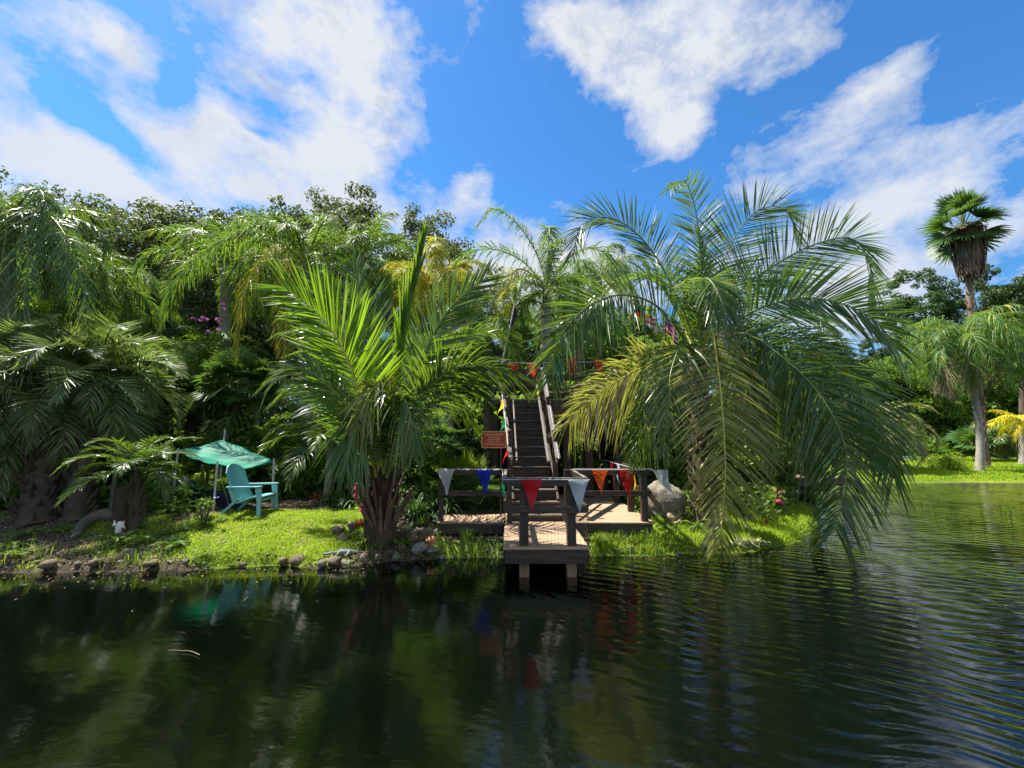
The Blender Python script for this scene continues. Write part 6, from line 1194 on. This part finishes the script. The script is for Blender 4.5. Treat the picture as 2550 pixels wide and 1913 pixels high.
blades(3600, (-1.5, 0), (6.6, 7.5), lambda x, y: sm((fbm(x*2.5, y*2.5, 3, 33)+.05)/.15)*.8, .05, .24, .004, 'leaf_lime', 'tall_grass', 'long weeds in front of the left deck section', 1.2, .0, seed=6)
blades(3200, (1.1, 2.6), (6.8, 7.55), lambda x, y: sm((fbm(x*2.5, y*2.5, 3, 34)+.05)/.15)*.8, .05, .22, .004, 'leaf_lime', 'tall_grass', 'long weeds in front of the right deck section', 1.2, .0, seed=7)
R = np.random.RandomState(88); mb = MB(); n_ = 26000; x = R.uniform(-10.5, 5, n_); y = R.uniform(6.2, 9.6, n_); z = H(x, y); k = (z > .01) & ~((x > -1.3) & (x < 2.5) & (y > 7.5)); x, y, z = x[k], y[k], z[k]; k_ = len(x)
P0 = np.stack([x, y, z+R.uniform(.004, .02, k_)], -1); nn = norm(R.normal(0, .35, (k_, 3))+[0, 0, 1]); a = norm(np.cross(nn, R.normal(size=(k_, 3)))); b_ = np.cross(nn, a); sz = R.uniform(.008, .03, k_)[:, None]
V = np.stack([P0-a*sz, P0+b_*sz*.5, P0+a*sz, P0-b_*sz*.5], 1); mb.add(V.reshape(-1, 3), np.arange(4*k_).reshape(-1, 4), 0, np.repeat(R.rand(k_), 4)); tag(build('leaf_litter', mb, 'leaf_dead'), 'dry leaf litter scattered over the bank', kind='stuff')
R = np.random.RandomState(90); mb = MB(); x = R.uniform(-10, 6, 1500); off = R.gamma(1.2, .22, 1500); y = np.interp(x, ISL[1:15, 0], ISL[1:15, 1])-off; z = H(x, y); k = (z < -.005) & ~((x > -.2) & (x < 1.2)); x, y = x[k][:420], y[k][:420]; k_ = len(x)
a = norm(np.stack([R.normal(size=k_), R.normal(size=k_), 0*x], -1)); b_ = np.cross([0, 0, 1.0], a); sz = R.uniform(.006, .022, k_)[:, None]; P0 = np.stack([x, y, 0*x+.004], -1)
V = np.stack([P0-a*sz, P0+b_*sz*.45, P0+a*sz+[0, 0, .003], P0-b_*sz*.45], 1); mb.add(V.reshape(-1, 3), np.arange(4*k_).reshape(-1, 4), 0, np.repeat(R.rand(k_), 4)); tag(build('floating_leaves', mb, 'leaf_dead'), 'dry leaves floating along the pond edge', kind='stuff')
R = np.random.RandomState(89); mb = MB()
for i in range(240):
    x_ = R.uniform(-10, 4.6); y_ = np.interp(x_, ISL[1:15, 0], ISL[1:15, 1])+R.gamma(1.3, .28 if x_ < -5 else .10); z_ = Hs(x_, y_)
    if z_ < .01 or (-1.3 < x_ < 2.5 and y_ > 7.5): continue
    r_ = R.uniform(.012, .045); mb.ball((x_, y_, z_+r_*.2), (r_, r_*R.uniform(.6, 1), r_*R.uniform(.4, .7)), 7, 5)
tag(build('gravel', mb, 'rock_grey'), 'pebbles strewn along the water edge', kind='stuff')
LM = [(0, 'at the left edge of the picture'), (130, 'by the far left palm'), (255, 'by the tall grey green palm'), (340, 'by the small young palm'), (430, 'by the black fabric screen'), (505, 'by the tarp pole'), (590, 'by the chair'), (690, 'by the right tarp pole'), (765, 'by the grey palm trunk'), (845, 'by the domed ornament'), (950, 'by the foreground palm trunk'), (1070, 'by the left deck corner'), (1175, 'by the left deck section'), (1230, 'by the warning sign'), (1320, 'by the staircase'), (1445, 'by the deck posts right of the stairs'), (1560, 'by the right deck section'), (1665, 'by the boulder'), (1750, 'by the big arching palm'), (1860, 'by the mossy alligator'), (1950, 'by the flamingo'), (2020, 'by the island tip'), (2280, 'on the far lawn'), (2390, 'by the agaves'), (2460, 'by the tall fan palm')]
from collections import defaultdict
byl = defaultdict(list)
for o in bpy.data.objects:
    if o.parent is None and o.get('label') and o.get('group'): byl[o['label']].append(o)
BASE = {'leafy green shrub in the dense planting behind the bank': 'leafy green shrub', 'yellow green leafy shrub in the dense planting behind the bank': 'yellow green shrub', 'clump of long arching strap leaves under the palms': 'strap leaved clump', 'green bromeliad rosette under the palms': 'green bromeliad', 'red leaved bromeliad rosette under the palms': 'red bromeliad', 'orange leaved bromeliad rosette under the palms': 'orange bromeliad', 'tall plant with broad bright paddle leaves behind the deck': 'broad paddle leaved plant', 'small green fern on the bank': 'small fern', 'small stone half buried along the muddy pond edge': 'small stone at the pond edge', 'white painted stone at the back of the far lawn': 'white stone'}
ORD = ['', 'leftmost', 'second from left', 'third from left', 'fourth from left', 'fifth from left', 'sixth from left', 'seventh from left', 'eighth from left']
NUM = {2: 'two', 3: 'three', 4: 'four', 5: 'five', 6: 'six', 7: 'seven', 8: 'eight', 9: 'nine'}
for lb, os_ in byl.items():
    if len(os_) < 2 or lb not in BASE: continue
    bk = defaultdict(list)
    for o in os_:
        if o.type == 'MESH' and o.location.length < 1e-6: c = sum((Vector(v) for v in o.bound_box), Vector())/8
        else: c = o.location
        px = 1275+1000*c.x/c.y; k = min(range(len(LM)), key=lambda i: abs(LM[i][0]-px)); bk[k].append((px, c.y, o))
    for k, L_ in bk.items():
        L_.sort(key=lambda q: q[0]); n_ = len(L_)
        for i, (px, yy, o) in enumerate(L_):
            pos_ = '' if n_ == 1 else (', rightmost' if i == n_-1 else ', '+ORD[min(i+1, 8)])+' of '+NUM.get(n_, 'many')
            o['label'] = BASE[lb]+' '+LM[k][1]+pos_
            o['label'] = o['label'].replace('broad paddle leaved plant by the deck posts right of the stairs', 'broad paddle leaved plant right of the staircase')
            o['label'] = o['label'].replace('small stone at the pond edge', 'small shore stone')
print('objects', len(bpy.data.objects), 'polys', sum(len(m.polygons) for m in bpy.data.meshes))
